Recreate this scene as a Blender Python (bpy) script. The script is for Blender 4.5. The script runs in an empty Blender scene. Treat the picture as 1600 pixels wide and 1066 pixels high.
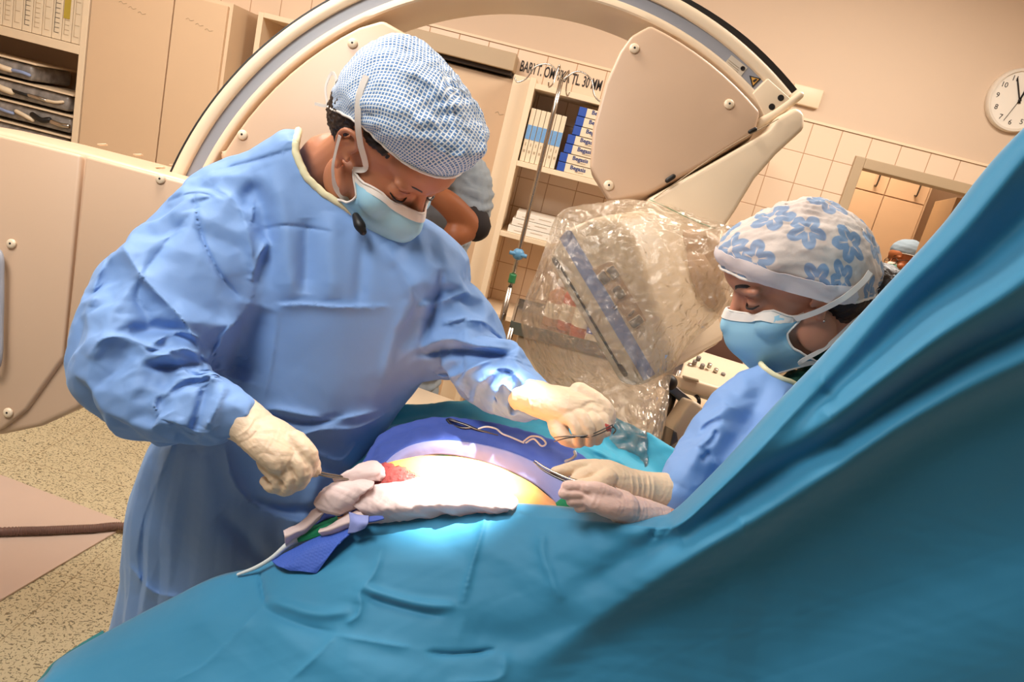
import bpy, bmesh, math, random
import numpy as np
from mathutils import Vector, Matrix

# ------------------------------------------------------------------ camera
FPX = 1156.0
PITCH = math.radians(14.5); ROLL = math.radians(14.2)
CAMP = np.array([0.0, 0.0, 1.7])
_f = np.array([0, math.cos(PITCH), -math.sin(PITCH)])
_r0 = np.array([1.0, 0, 0]); _u0 = np.cross(_r0, _f)
_r = math.cos(ROLL)*_r0 + math.sin(ROLL)*_u0
_u = -math.sin(ROLL)*_r0 + math.cos(ROLL)*_u0
scene = bpy.context.scene
cam_d = bpy.data.cameras.new('camera'); cam_d.sensor_width = 36.0; cam_d.lens = FPX/1600*36.0
cam_d.clip_start = 0.02; cam_d.clip_end = 50
cam = bpy.data.objects.new('camera', cam_d); scene.collection.objects.link(cam)
M = Matrix(((_r[0], _u[0], -_f[0], CAMP[0]), (_r[1], _u[1], -_f[1], CAMP[1]), (_r[2], _u[2], -_f[2], CAMP[2]), (0, 0, 0, 1)))
cam.matrix_world = M
scene.camera = cam
# ------------------------------------------------------------------ world, lights, exposure
scene.view_settings.view_transform = 'Standard'; scene.view_settings.look = 'None'
scene.view_settings.gamma = 1.0; scene.view_settings.use_curve_mapping = False
scene.view_settings.exposure = 0.12
world = bpy.data.worlds.new('world'); scene.world = world; world.use_nodes = True
world.node_tree.nodes['Background'].inputs[0].default_value = (1.0, 0.90, 0.80, 1)
world.node_tree.nodes['Background'].inputs[1].default_value = 0.15
def lamp_area(name, loc, target, size, sizey, energy, color):
    l = bpy.data.lights.new(name, 'AREA'); l.shape = 'RECTANGLE'; l.size = size; l.size_y = sizey
    l.energy = energy; l.color = color
    o = bpy.data.objects.new(name, l); scene.collection.objects.link(o); o.location = loc
    o.rotation_euler = (Vector(target)-Vector(loc)).to_track_quat('-Z', 'Y').to_euler()
    return o
lamp_area('unseen_ceiling_lamp', (-1.2, 2.0, 2.98), (-1.0, 2.3, 0), 1.3, 0.5, 50, (1.0, 0.92, 0.83))
lamp_area('unseen_ceiling_lamp', (1.3, 2.4, 2.98), (1.2, 2.6, 0), 1.3, 0.5, 50, (1.0, 0.92, 0.83))
lamp_area('unseen_ceiling_lamp', (1.9, 5.0, 2.98), (1.9, 5.2, 0), 1.0, 0.5, 45, (1.0, 0.84, 0.66))  # unseen lamp added to brighten the room beyond the doorway
lamp_area('unseen_ceiling_lamp', (-1.0, 0.45, 2.98), (-0.5, 1.0, 1.0), 1.2, 0.8, 54, (1.0, 0.98, 0.95))
_sl = bpy.data.lights.new('surgical_lamp', 'SPOT'); _sl.energy = 1700; _sl.color = (1.0, 0.97, 0.92)
_sl.spot_size = math.radians(8.6); _sl.spot_blend = 1.0; _sl.shadow_soft_size = 0.03
_so = bpy.data.objects.new('surgical_lamp', _sl); scene.collection.objects.link(_so)
_so.location = (0.06, 0.95, 2.8)
_so.rotation_euler = (Vector((-0.022, 1.012, 1.2))-Vector(_so.location)).to_track_quat('-Z', 'Y').to_euler()

# ------------------------------------------------------------------ helpers
rnd = random.Random(7)
def ray(px, py): return _f + (px-800)/FPX*_r - (py-533)/FPX*_u
def P(px, py, d): return CAMP + d*ray(px, py)
def AY(px, py, Y): q = ray(px, py); return CAMP + q*(Y/q[1])
def AZ(px, py, Z): q = ray(px, py); return CAMP + q*((Z-1.7)/q[2])
def proj(v):
    w = np.asarray(v) - CAMP; d = np.maximum(w @ _f, 1e-3)
    return 800+FPX*(w @ _r)/d, 533-FPX*(w @ _u)/d, d
def IV(a, b, c): return a*_r + b*_u - c*_f      # direction: right, up, towards the viewer
def unit(v): v = np.asarray(v, float); return v/max(1e-9, np.linalg.norm(v))
def lin(c):
    if isinstance(c, str): c = [int(c[i:i+2], 16)/255 for i in (1, 3, 5)]
    return tuple((x/12.92 if x <= .04045 else ((x+.055)/1.055)**2.4) for x in c[:3]) + (1,)

def thing(name, label, cat, loc=(0, 0, 0), group=None):
    o = bpy.data.objects.new(name, None); scene.collection.objects.link(o)
    o.empty_display_size = .05; o.location = [float(x) for x in loc]
    o['label'] = label; o['category'] = cat
    if group: o['group'] = group
    return o
def tag(o, label, cat, group=None, kind=None):
    o['label'] = label; o['category'] = cat
    if group: o['group'] = group
    if kind: o['kind'] = kind
    return o
def root_loc(o):
    v = Vector((0, 0, 0))
    while o is not None: v += o.location; o = o.parent
    return v
def obj(name, vf, mat, parent=None, smooth=True, uv=None, angle=None):
    v, fc = vf[0], vf[1]
    v = np.asarray(v, float)
    if parent is None: org = v.mean(0); org[2] = v[:, 2].min()
    else: org = np.array(root_loc(parent))
    me = bpy.data.meshes.new(name)
    me.from_pydata((v-org).tolist(), [], [list(map(int, q)) for q in fc])
    if smooth: me.polygons.foreach_set('use_smooth', [True]*len(me.polygons))
    if uv is not None:
        l = me.uv_layers.new(name='UVMap'); idx = np.zeros(len(me.loops), int); me.loops.foreach_get('vertex_index', idx)
        l.data.foreach_set('uv', np.asarray(uv, float)[idx].ravel())
    me.update()
    o = bpy.data.objects.new(name, me); scene.collection.objects.link(o)
    if parent is None: o.location = org.tolist()
    else: o.parent = parent
    if mat is not None: me.materials.append(mat)
    if angle is not None:
        bm = bmesh.new(); bm.from_mesh(me)
        for e in bm.edges:
            if len(e.link_faces) == 2 and e.calc_face_angle(0) > math.radians(angle): e.smooth = False
        bm.to_mesh(me); bm.free()
    return o
def struct(o): o['kind'] = 'structure'; return o

def join(parts):
    V = []; Fc = []; n = 0
    for p in parts:
        v, f2 = p[0], p[1]
        V.append(np.asarray(v, float)); Fc += [[i+n for i in q] for q in f2]; n += len(v)
    return np.vstack(V), Fc
def bm_out(bm):
    bm.verts.index_update()
    v = np.array([x.co[:] for x in bm.verts]); f2 = [[q.index for q in fc.verts] for fc in bm.faces]
    bm.free(); return v, f2
def box(c, s, bev=0.0, ax=None, seg=2):
    bm = bmesh.new(); bmesh.ops.create_cube(bm, size=1)
    for q in bm.verts: q.co = Vector((q.co[0]*s[0], q.co[1]*s[1], q.co[2]*s[2]))
    if bev: bmesh.ops.bevel(bm, geom=bm.edges[:], offset=bev, segments=seg, affect='EDGES', profile=.5)
    v, f2 = bm_out(bm)
    if ax is not None:
        A = np.array([unit(a) for a in ax]); v = v @ A
    return v + np.asarray(c, float), f2
def bx(x0, x1, y0, y1, z0, z1, bev=0.0):
    return box(((x0+x1)/2, (y0+y1)/2, (z0+z1)/2), (abs(x1-x0), abs(y1-y0), abs(z1-z0)), bev)
def prism(pts3, ext, bev=0.0, seg=3):
    """closed polygon (3-D points) extruded along ext"""
    bm = bmesh.new(); n = len(pts3)
    a = [bm.verts.new([float(x) for x in p]) for p in pts3]
    b = [bm.verts.new([float(x) for x in (np.asarray(p)+ext)]) for p in pts3]
    bm.faces.new(a); bm.faces.new(b[::-1])
    for i in range(n): bm.faces.new((a[i], b[i], b[(i+1) % n], a[(i+1) % n]))
    bmesh.ops.recalc_face_normals(bm, faces=bm.faces[:])
    if bev:
        es = [e for e in bm.edges if len(e.link_faces) == 2 and e.calc_face_angle(0) > .35]
        bmesh.ops.bevel(bm, geom=es, offset=bev, segments=seg, affect='EDGES', profile=.5)
    bmesh.ops.triangulate(bm, faces=[q for q in bm.faces if len(q.verts) > 4])
    return bm_out(bm)
def catmull(pts, n, closed=False):
    pts = np.asarray(pts, float); m = len(pts)
    ts = np.linspace(0, m if closed else m-1, n, endpoint=not closed)
    out = np.zeros((n, pts.shape[1]))
    for k, t in enumerate(ts):
        i = int(math.floor(t)); u = t-i
        if not closed and i >= m-1: i = m-2; u = 1.0
        if closed: a, b, c, d = pts[(i-1) % m], pts[i % m], pts[(i+1) % m], pts[(i+2) % m]
        else:
            b, c = pts[i], pts[i+1]; a = pts[i-1] if i > 0 else 2*b-c; d = pts[i+2] if i+2 < m else 2*c-b
        out[k] = .5*((2*b)+(-a+c)*u+(2*a-5*b+4*c-d)*u*u+(-a+3*b-3*c+d)*u**3)
    return out
def grid_faces(nu, nv, closeu=False, flip=False):
    F2 = []
    for j in range(nv-1):
        for i in range(nu if closeu else nu-1):
            q = [j*nu+i, j*nu+(i+1) % nu, (j+1)*nu+(i+1) % nu, (j+1)*nu+i]
            F2.append(q[::-1] if flip else q)
    return F2
def tube(points, radii, n=14, seg=6, up=None, flat=1.0, caps=True, sp=None):
    """smooth tapered tube through 3-D points; flat scales the radius across 'up'"""
    pts = np.asarray(points, float); rad = np.asarray(radii, float).reshape(len(pts), -1)
    m = sp or max(2, (len(pts)-1)*seg+1)
    q = catmull(np.hstack([pts, rad]), m) if len(pts) > 2 else np.linspace(np.hstack([pts[0], rad[0]]), np.hstack([pts[1], rad[1]]), m)
    c = q[:, :3]; ra = q[:, 3]; rb = q[:, 4] if q.shape[1] > 4 else ra*flat
    T = np.gradient(c, axis=0); T = np.array([unit(t) for t in T])
    if up is None:
        up = np.array([0, 0, 1.0]) if abs(T[0][2]) < .8 else np.array([1.0, 0, 0])
    N = []; pr = unit(up)
    for t in T:
        nn = unit(pr - t*(pr@t)); N.append(nn); pr = nn
    rings = []
    ang = np.linspace(0, 2*np.pi, n, endpoint=False)
    def ring(cc, t, nn, a, b):
        bb = np.cross(t, nn)
        return cc + np.outer(np.cos(ang)*a, bb) + np.outer(np.sin(ang)*b, nn)
    if caps:
        for k in (80, 55, 28):
            s2 = math.radians(k); rr = min(ra[0], rb[0])
            rings.append(ring(c[0]-T[0]*rr*math.sin(s2), T[0], N[0], ra[0]*math.cos(s2), rb[0]*math.cos(s2)))
    for i in range(m): rings.append(ring(c[i], T[i], N[i], ra[i], rb[i]))
    if caps:
        for k in (28, 55, 80):
            s2 = math.radians(k); rr = min(ra[-1], rb[-1])
            rings.append(ring(c[-1]+T[-1]*rr*math.sin(s2), T[-1], N[-1], ra[-1]*math.cos(s2), rb[-1]*math.cos(s2)))
    v = np.vstack(rings); F2 = grid_faces(n, len(rings), True)
    F2.append(list(range(n))[::-1]); F2.append([len(v)-n+i for i in range(n)])
    return v, F2
def ellip(c, rad, ax=None, nu=24, nv=14):
    th = np.linspace(0, 2*np.pi, nu, endpoint=False); ph = np.linspace(0, np.pi, nv)[1:-1]
    v = [[0, 0, rad[2]]]
    for p in ph:
        for t in th: v.append([rad[0]*math.sin(p)*math.cos(t), rad[1]*math.sin(p)*math.sin(t), rad[2]*math.cos(p)])
    v.append([0, 0, -rad[2]]); v = np.array(v)
    F2 = []; m = len(ph)
    for i in range(nu): F2.append([0, 1+i, 1+(i+1) % nu])
    for j in range(m-1):
        for i in range(nu): F2.append([1+j*nu+i, 1+(j+1)*nu+i, 1+(j+1)*nu+(i+1) % nu, 1+j*nu+(i+1) % nu])
    e = len(v)-1
    for i in range(nu): F2.append([e, 1+(m-1)*nu+(i+1) % nu, 1+(m-1)*nu+i])
    if ax is not None: v = v @ np.array([unit(a) for a in ax])
    return v + np.asarray(c, float), F2
def rings_loft(rings, caps=True):
    n = len(rings[0]); v = np.vstack(rings); F2 = grid_faces(n, len(rings), True)
    if caps: F2.append(list(range(n))[::-1]); F2.append([len(v)-n+i for i in range(n)])
    return v, F2
def cyl(p0, p1, r, n=16, r2=None): return tube([p0, p1], [r, r if r2 is None else r2], n=n, caps=False)
def lathe(c, axis, prof, n=28):
    """prof: list of (radius, height along axis)"""
    a = unit(axis); x = unit(np.cross(a, [0.31, 0.2, 0.93] if abs(a[2]) < .9 else [1, 0, 0])); y = np.cross(a, x)
    ang = np.linspace(0, 2*np.pi, n, endpoint=False)
    R = [np.asarray(c)+a*h+np.outer(np.cos(ang)*r, x)+np.outer(np.sin(ang)*r, y) for r, h in prof]
    return rings_loft(R)
def remesh(parts, voxel, smooth=4, fac=.5):
    v, f2 = join(parts) if isinstance(parts, list) else parts
    me = bpy.data.meshes.new('tmp'); me.from_pydata(v.tolist(), [], [list(q) for q in f2])
    bm = bmesh.new(); bm.from_mesh(me); bmesh.ops.triangulate(bm, faces=bm.faces[:]); bm.to_mesh(me); bm.free()
    o = bpy.data.objects.new('tmp', me); scene.collection.objects.link(o)
    md = o.modifiers.new('r', 'REMESH'); md.mode = 'VOXEL'; md.voxel_size = voxel; md.adaptivity = 0
    if smooth:
        ms = o.modifiers.new('s', 'SMOOTH'); ms.factor = fac; ms.iterations = smooth
    dg = bpy.context.evaluated_depsgraph_get(); m2 = bpy.data.meshes.new_from_object(o.evaluated_get(dg))
    n = len(m2.vertices); a = np.zeros(n*3); m2.vertices.foreach_get('co', a)
    F2 = [list(p.vertices) for p in m2.polygons]
    bpy.data.objects.remove(o); bpy.data.meshes.remove(me); bpy.data.meshes.remove(m2)
    return a.reshape(-1, 3), F2
def vnormals(v, f2):
    q = np.array([(a+[a[-1]])[:4] if len(a) < 4 else a[:4] for a in f2])
    n = np.cross(v[q[:, 2]]-v[q[:, 0]], v[q[:, 3]]-v[q[:, 1]])
    n3 = np.cross(v[q[:, 1]]-v[q[:, 0]], v[q[:, 2]]-v[q[:, 0]])
    tri = q[:, 2] == q[:, 3]; n[tri] = n3[tri]
    out = np.zeros_like(v)
    for k in range(4): np.add.at(out, q[:, k], n)
    return out/np.maximum(1e-12, np.linalg.norm(out, axis=1))[:, None]
def crumple(p, amp, scale, seed, k=4):
    g = np.random.RandomState(seed); h = np.zeros(len(p)); W = 0
    for i in range(k):
        d = unit(g.normal(size=3)); d2 = unit(g.normal(size=3)); fr = scale*(1+.5*i); w = 1/(1+.5*i)
        q = p@d*fr + .55*np.sin(p@d2*fr*2.3+g.rand()*6) + g.rand()
        h += w*(np.abs((q % 1)-.5)*4-1); W += w
    return amp*h/W
def noise3(p, scale, seed, k=6):
    g = np.random.RandomState(seed); h = np.zeros(len(p))
    for i in range(k):
        d = g.normal(size=3)*scale; h += np.sin(p@d*2+g.rand()*6.28)
    return h/k
def stroke_field(px, py, strokes):
    """strokes: (pts, left width, right width, height, kind) in photo pixels; 's' sharp crest, 'r' round"""
    H = np.zeros(len(px))
    for pts, wl, wr, amp, kind in strokes:
        pts = np.asarray(pts, float)
        if len(pts) > 2: pts = catmull(pts, (len(pts)-1)*5+1)
        best = np.full(len(px), 1e9); side = np.zeros(len(px)); tt = np.zeros(len(px))
        m = len(pts)-1
        for i in range(m):
            a, b = pts[i], pts[i+1]; e = b-a; L2 = e@e+1e-9
            t = np.clip(((px-a[0])*e[0]+(py-a[1])*e[1])/L2, 0, 1)
            dx = px-(a[0]+t*e[0]); dy = py-(a[1]+t*e[1]); d = np.hypot(dx, dy)
            sg = e[0]*dy-e[1]*dx
            k = d < best; best[k] = d[k]; side[k] = sg[k]; tt[k] = (i+t[k])/m
        w = np.where(side > 0, wr, wl)
        x = best/w
        prof = np.exp(-x*1.25) if kind == 's' else np.exp(-x*x)
        taper = np.clip(np.minimum(tt, 1-tt)*5, 0, 1)**.6 if kind not in 'fe' else 1
        if kind in 'fe': prof = np.exp(-x*x)
        if kind == 'e': q_ = np.clip((1-tt)/.4, 0, 1); taper = q_*q_*(3-2*q_)
        H += amp*prof*(taper if kind == 'e' else np.maximum(taper, .12))
    return H
def press(v, f2, strokes, gate=None):
    """raise or sink folds on the side of a garment that the strokes were drawn on"""
    n = vnormals(v, f2); px, py, d = proj(v)
    tc = CAMP-v; tc /= np.linalg.norm(tc, axis=1)[:, None]
    fac = np.clip((n*tc).sum(1)*1.6, 0, 1)
    h = stroke_field(px, py, strokes)*fac
    if gate is not None: h = h*gate(px, py, d)
    return v + tc*h[:, None]
def puff(v, f2, amp, scale, seed, k=4): return v + vnormals(v, f2)*crumple(v, amp, scale, seed, k)[:, None]
from mathutils.bvhtree import BVHTree
def bvh(v, f2): return BVHTree.FromPolygons([Vector(q) for q in v], f2)
def push_out(v, tree, off):
    out = np.array(v, float)
    for i, q in enumerate(out):
        loc, nrm, _, dist = tree.find_nearest(Vector(q))
        if loc is None: continue
        s = (Vector(q)-loc).dot(nrm)
        if s < off and dist < .05: out[i] = np.array(loc+nrm*off)
    return out
def stick(pts, tree, off, reach=.03):
    out = []
    for q in pts:
        loc, nrm, _, dist = tree.find_nearest(Vector(q))
        out.append(np.array(loc+nrm*off) if (dist < reach or (Vector(q)-loc).dot(nrm) < off) else np.array(q))
    return np.array(out)
def rim_loop(v, f2, test):
    cnt = {}
    for q in f2:
        for a, b in zip(q, q[1:]+q[:1]):
            k = (min(a, b), max(a, b)); cnt[k] = cnt.get(k, 0)+1
    nb = {}
    for (a, b), c in cnt.items():
        if c == 1 and test(v[a]) and test(v[b]): nb.setdefault(a, []).append(b); nb.setdefault(b, []).append(a)
    best = []; left = set(nb)
    while left:
        s = next(iter(left)); loop = [s]; left.discard(s); cur = s
        while True:
            nx = [k for k in nb[cur] if k in left]
            if not nx: break
            cur = nx[0]; loop.append(cur); left.discard(cur)
        if len(loop) > len(best): best = loop
    p = v[best]
    for _ in range(6): p = (np.roll(p, 1, 0)+p*2+np.roll(p, -1, 0))/4
    return np.vstack([p, p[:1]])
def sheet(rows, nu, nv, thick=.002, cr=(), strokes=None, seed=1, uvs=False):
    """cloth patch lofted through rows of (px, py, distance) or 3-D points"""
    R = []
    for row in rows:
        p3 = [P(*q) if not isinstance(q, np.ndarray) else q for q in row]
        R.append(catmull(p3, nu))
    R = np.array(R); out = np.zeros((nv, nu, 3))
    for i in range(nu): out[:, i] = catmull(R[:, i], nv) if len(R) > 2 else np.linspace(R[0, i], R[1, i], nv)
    v = out.reshape(-1, 3); F2 = grid_faces(nu, nv)
    n = vnormals(v, F2)
    if ((CAMP-v)*n).sum(1).mean() < 0: F2 = [q[::-1] for q in F2]; n = -n
    for amp, sc in cr: v = v + n*crumple(v, amp, sc, seed)[:, None]
    if strokes: v = press(v, F2, strokes)
    return solid(v, F2, nu, nv, thick)
def solid(v, F2, nu, nv, thick):
    n = vnormals(v, F2); N = len(v)
    w = np.vstack([v, v-n*thick]); G = list(F2)+[[i+N for i in q][::-1] for q in F2]
    rim = list(range(nu))+[j*nu+nu-1 for j in range(1, nv)]+[(nv-1)*nu+i for i in range(nu-2, -1, -1)]+[j*nu for j in range(nv-2, 0, -1)]
    # orientation of rim follows the faces
    a, b = rim[0], rim[1]; fwd = any(q[k] == a and q[(k+1) % 4] == b for q in F2[:nu] for k in range(4))
    for i in range(len(rim)):
        a, b = rim[i], rim[(i+1) % len(rim)]
        G.append([b, a, a+N, b+N] if fwd else [a, b, b+N, a+N])
    return w, G

def wrinkle(v, f2, growth, iters=120, anchor=.03, bend=.25, seed=1, amp0=.003, sc0=14, lim=.03):
    """let the cloth be larger than what it covers, so it buckles into folds"""
    v0 = v.copy(); n0 = vnormals(v, f2)
    q = np.array([(a+[a[-1]])[:4] for a in f2]); N = len(v)
    E1 = np.vstack([q[:, [0, 1]], q[:, [1, 2]], q[:, [2, 3]], q[:, [3, 0]]]); E1.sort(1); E1 = np.unique(E1, axis=0); E1 = E1[E1[:, 0] != E1[:, 1]]
    E2 = np.vstack([q[:, [0, 2]], q[:, [1, 3]]])
    E = np.vstack([E1, E2]); deg = np.bincount(E.ravel(), minlength=N).astype(float)
    L0 = np.linalg.norm(v[E[:, 0]]-v[E[:, 1]], axis=1)
    mid = (v[E[:, 0]]+v[E[:, 1]])/2; dirs = (v[E[:, 1]]-v[E[:, 0]])/np.maximum(L0, 1e-9)[:, None]
    L = L0*(1+growth(mid, dirs))
    d1 = np.bincount(E1.ravel(), minlength=N).astype(float)
    def lap(x):
        out = np.zeros_like(x)
        for k in range(3):
            out[:, k] = np.bincount(E1[:, 0], x[E1[:, 1], k], N)+np.bincount(E1[:, 1], x[E1[:, 0], k], N)
        return out/d1[:, None]-x
    x = v + n0*(crumple(v, amp0, sc0, seed, 5)+amp0*.5*noise3(v, sc0*1.3, seed+3))[:, None]
    vel = np.zeros_like(x)
    for it in range(iters):
        for sub in range(2):
            a, b = x[E[:, 0]], x[E[:, 1]]; d = b-a; l = np.maximum(np.linalg.norm(d, axis=1), 1e-9)
            c = d*((l-L)/l*.5)[:, None]; cor = np.zeros_like(x)
            for k in range(3): cor[:, k] = np.bincount(E[:, 0], c[:, k], N)-np.bincount(E[:, 1], c[:, k], N)
            x = x+cor/deg[:, None]*1.6
        x = x+anchor*(v0-x)
        dd = x-v0; x = x-bend*lap(lap(dd))
        dn = np.linalg.norm(x-v0, axis=1); s = np.where(dn > lim, lim/np.maximum(dn, 1e-9), 1); x = v0+(x-v0)*s[:, None]
    return x
def subdiv(v, f2, levels=1, simple=False):
    me = bpy.data.meshes.new('tmp'); me.from_pydata(v.tolist(), [], [list(q) for q in f2]); o = bpy.data.objects.new('tmp', me); scene.collection.objects.link(o)
    if simple:
        bm = bmesh.new(); bm.from_mesh(me); bmesh.ops.triangulate(bm, faces=bm.faces[:], quad_method='SHORT_EDGE'); bm.to_mesh(me); bm.free()
    md = o.modifiers.new('s', 'SUBSURF'); md.levels = levels
    if simple: md.subdivision_type = 'SIMPLE'
    dg = bpy.context.evaluated_depsgraph_get(); m2 = bpy.data.meshes.new_from_object(o.evaluated_get(dg))
    n = len(m2.vertices); a = np.zeros(n*3); m2.vertices.foreach_get('co', a); F2 = [list(p.vertices) for p in m2.polygons]
    bpy.data.objects.remove(o); bpy.data.meshes.remove(me); bpy.data.meshes.remove(m2)
    return a.reshape(-1, 3), F2

def relax(v, f2, it, fac=.5):
    q = np.array([(a+[a[-1]])[:4] for a in f2]); N = len(v)
    E1 = np.vstack([q[:, [0, 1]], q[:, [1, 2]], q[:, [2, 3]], q[:, [3, 0]]]); E1.sort(1); E1 = np.unique(E1, axis=0); E1 = E1[E1[:, 0] != E1[:, 1]]
    d1 = np.bincount(E1.ravel(), minlength=N).astype(float); x = v.copy()
    for _ in range(it):
        o = np.zeros_like(x)
        for k in range(3): o[:, k] = np.bincount(E1[:, 0], x[E1[:, 1], k], N)+np.bincount(E1[:, 1], x[E1[:, 0], k], N)
        x = x+fac*(o/d1[:, None]-x)
    return x

def garment(parts, arms, base=.004, seed=1):
    """coarse shell, buckled like stiff paper cloth, then refined"""
    v, f2 = remesh(parts, .030, 3)
    def growth(mid, dirs, k=1.0, b=base):
        g = np.full(len(mid), b)
        for p, q, ax, cr in arms:
            e = q-p; L = np.linalg.norm(e); e = e/L; t = (mid-p)@e; r = np.linalg.norm(mid-p-np.outer(t, e), axis=1)
            m = np.clip(1-np.maximum(0, r-.11)/.02, 0, 1)*np.clip(t/L*3+.5, 0, 1)*np.clip((1.1-t/L)*6, 0, 1)
            al = (dirs@e)**2; g = np.maximum(g, k*m*(ax*al+cr*(1-al)))
        return g
    v = wrinkle(v, f2, growth, iters=200, anchor=.004, bend=.006, amp0=.012, sc0=6, lim=.035, seed=seed)
    v, f2 = subdiv(v, f2, 2, True); v = relax(v, f2, 2)
    v = wrinkle(v, f2, lambda m, d: growth(m, d, .25, .003), iters=40, anchor=.02, bend=.03, amp0=.0015, sc0=14, lim=.02, seed=seed+5)
    return subdiv(v, f2, 1)
# ------------------------------------------------------------------ materials
class NT:
    def __init__(s, name):
        s.m = bpy.data.materials.new(name); s.m.use_nodes = True; s.t = s.m.node_tree; s.n = s.t.nodes; s.l = s.t.links
        s.b = s.n['Principled BSDF']; s.out = s.n['Material Output']
    def add(s, typ, **kw):
        q = s.n.new(typ)
        for k, v in kw.items(): setattr(q, k, v)
        return q
    def put(s, sock, val):
        if hasattr(val, 'is_output') or hasattr(val, 'links'): s.l.new(val, sock)
        else: sock.default_value = val
    def math(s, op, a, b=None, c=None, clamp=False):
        q = s.add('ShaderNodeMath', operation=op); q.use_clamp = clamp
        for i, x in enumerate((a, b, c)):
            if x is not None: s.put(q.inputs[i], x)
        return q.outputs[0]
    def mix(s, fac, a, b):
        q = s.add('ShaderNodeMix'); q.data_type = 'RGBA'
        s.put(q.inputs[0], fac); s.put(q.inputs[6], a); s.put(q.inputs[7], b); return q.outputs[2]
    def noise(s, vec, scale, detail=3, rough=.5):
        q = s.add('ShaderNodeTexNoise'); q.inputs['Scale'].default_value = scale; q.inputs['Detail'].default_value = detail
        q.inputs['Roughness'].default_value = rough
        if vec is not None: s.l.new(vec, q.inputs['Vector'])
        return q.outputs['Fac']
    def ramp(s, fac, a, b, ca=(0, 0, 0, 1), cb=(1, 1, 1, 1)):
        q = s.add('ShaderNodeValToRGB'); q.color_ramp.elements[0].position = a; q.color_ramp.elements[1].position = b
        q.color_ramp.elements[0].color = ca; q.color_ramp.elements[1].color = cb; s.l.new(fac, q.inputs[0]); return q.outputs[0]
    def bump(s, h, dist=.001, strength=.5):
        q = s.add('ShaderNodeBump'); q.inputs['Distance'].default_value = dist; q.inputs['Strength'].default_value = strength
        s.l.new(h, q.inputs['Height']); s.l.new(q.outputs[0], s.b.inputs['Normal'])
    def coord(s, k='Object'): return s.add('ShaderNodeTexCoord').outputs[k]
    def sep(s, v): q = s.add('ShaderNodeSeparateXYZ'); s.l.new(v, q.inputs[0]); return q.outputs
    def comb(s, x, y, z=0.0):
        q = s.add('ShaderNodeCombineXYZ')
        for i, a in enumerate((x, y, z)): s.put(q.inputs[i], a)
        return q.outputs[0]
def mat(name, col, rough=.5, metal=0, spec=.5, bump=None, var=.04, sheen=0, trans=0, sss=0, emit=None, vscale=6, coat=0):
    k = NT(name); c = lin(col); b = k.b
    b.inputs['Roughness'].default_value = rough; b.inputs['Metallic'].default_value = metal
    b.inputs['Specular IOR Level'].default_value = spec
    co = k.coord('Object')
    n = k.noise(co, vscale, 4)
    d = tuple(max(0, x*(1-var*2.2)) for x in c[:3])+(1,); e = tuple(min(1, x*(1+var)) for x in c[:3])+(1,)
    k.l.new(k.mix(n, d, e), b.inputs['Base Color'])
    if sheen: b.inputs['Sheen Weight'].default_value = sheen
    if coat: b.inputs['Coat Weight'].default_value = coat
    if sss:
        b.inputs['Subsurface Weight'].default_value = sss; b.inputs['Subsurface Radius'].default_value = (.02, .008, .004)
        b.inputs['Subsurface Scale'].default_value = .5
    if bump: k.bump(k.noise(co, bump[0], 5, .6), bump[1], bump[2] if len(bump) > 2 else .5)
    if emit: b.inputs['Emission Color'].default_value = lin(col); b.inputs['Emission Strength'].default_value = emit
    return k.m
MT = {}
MT['paint'] = mat('painted_plaster', '#d6bca2', .75, bump=(60, .0008, .3), var=.02, vscale=1.5)
MT['ceil'] = mat('ceiling_paint', '#e8d2b4', .8, var=.02)
MT['lam'] = mat('cream_laminate', '#e0c3a2', .42, var=.02, vscale=2)
MT['lam2'] = mat('pale_laminate', '#ead2b2', .45, var=.02, vscale=2)
MT['lam3'] = mat('grey_beige_door_laminate', '#d8b794', .45, var=.02, vscale=2)  # own colour of the plain doors and the shelf back
MT['gap'] = mat('dark_gap', '#33251d', .8)
MT['plastic'] = mat('beige_enclosure_plastic', '#d0b093', .38, bump=(500, .0002, .3), var=.015, vscale=3)
MT['plastic2'] = mat('cream_trim_plastic', '#ead4b6', .35, bump=(500, .0002, .3), var=.015)
MT['greych'] = mat('grey_blue_metal_channel', '#9a9ba2', .4, spec=.5, var=.05, vscale=4)
MT['olive'] = mat('grey_green_inner_lining', '#aba288', .5, var=.03)
MT['rubber'] = mat('black_rubber', '#15100e', .5, var=.1)
MT['brown'] = mat('brown_rubber_hose', '#7d5f55', .5, var=.1)
MT['steel'] = mat('brushed_steel', '#c2b9ae', .25, metal=1, var=.06, vscale=30)
MT['darksteel'] = mat('dark_satin_steel', '#6f6a66', .3, metal=1, var=.06)
MT['skin_m'] = mat('tan_skin', '#bb7a58', .5, sss=.15, bump=(350, .0006, .4), var=.08, vscale=18)
MT['skin_f'] = mat('light_skin', '#c98a6d', .48, sss=.15, bump=(400, .0003, .3), var=.06, vscale=14)
MT['skin_d'] = mat('brown_skin', '#b06a42', .5, sss=.1, var=.06)
MT['lid'] = mat('eyelid_shadowed_pink_skin', '#b87a66', .45, sss=.1, var=.05)
MT['lips'] = mat('lip_skin', '#b06058', .45, var=.05)
MT['hair'] = mat('dark_brown_hair', '#2c1c15', .45, bump=(120, .002, .9), var=.5, vscale=60)
MT['white'] = mat('white_nonwoven_tie', '#efe6dc', .7, bump=(900, .0003, .4), var=.03)
MT['cream'] = mat('cream_neck_binding', '#e3dcb4', .7, bump=(900, .0003, .4), var=.03)
MT['maskb'] = mat('light_blue_mask_fabric', '#9fd0e6', .75, bump=(1200, .0003, .4), var=.03)
MT['maskt'] = mat('turquoise_mask_fabric', '#7fc0b8', .75, var=.03)
MT['red'] = mat('red_liquid', '#c8492e', .3, var=.1)
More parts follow.
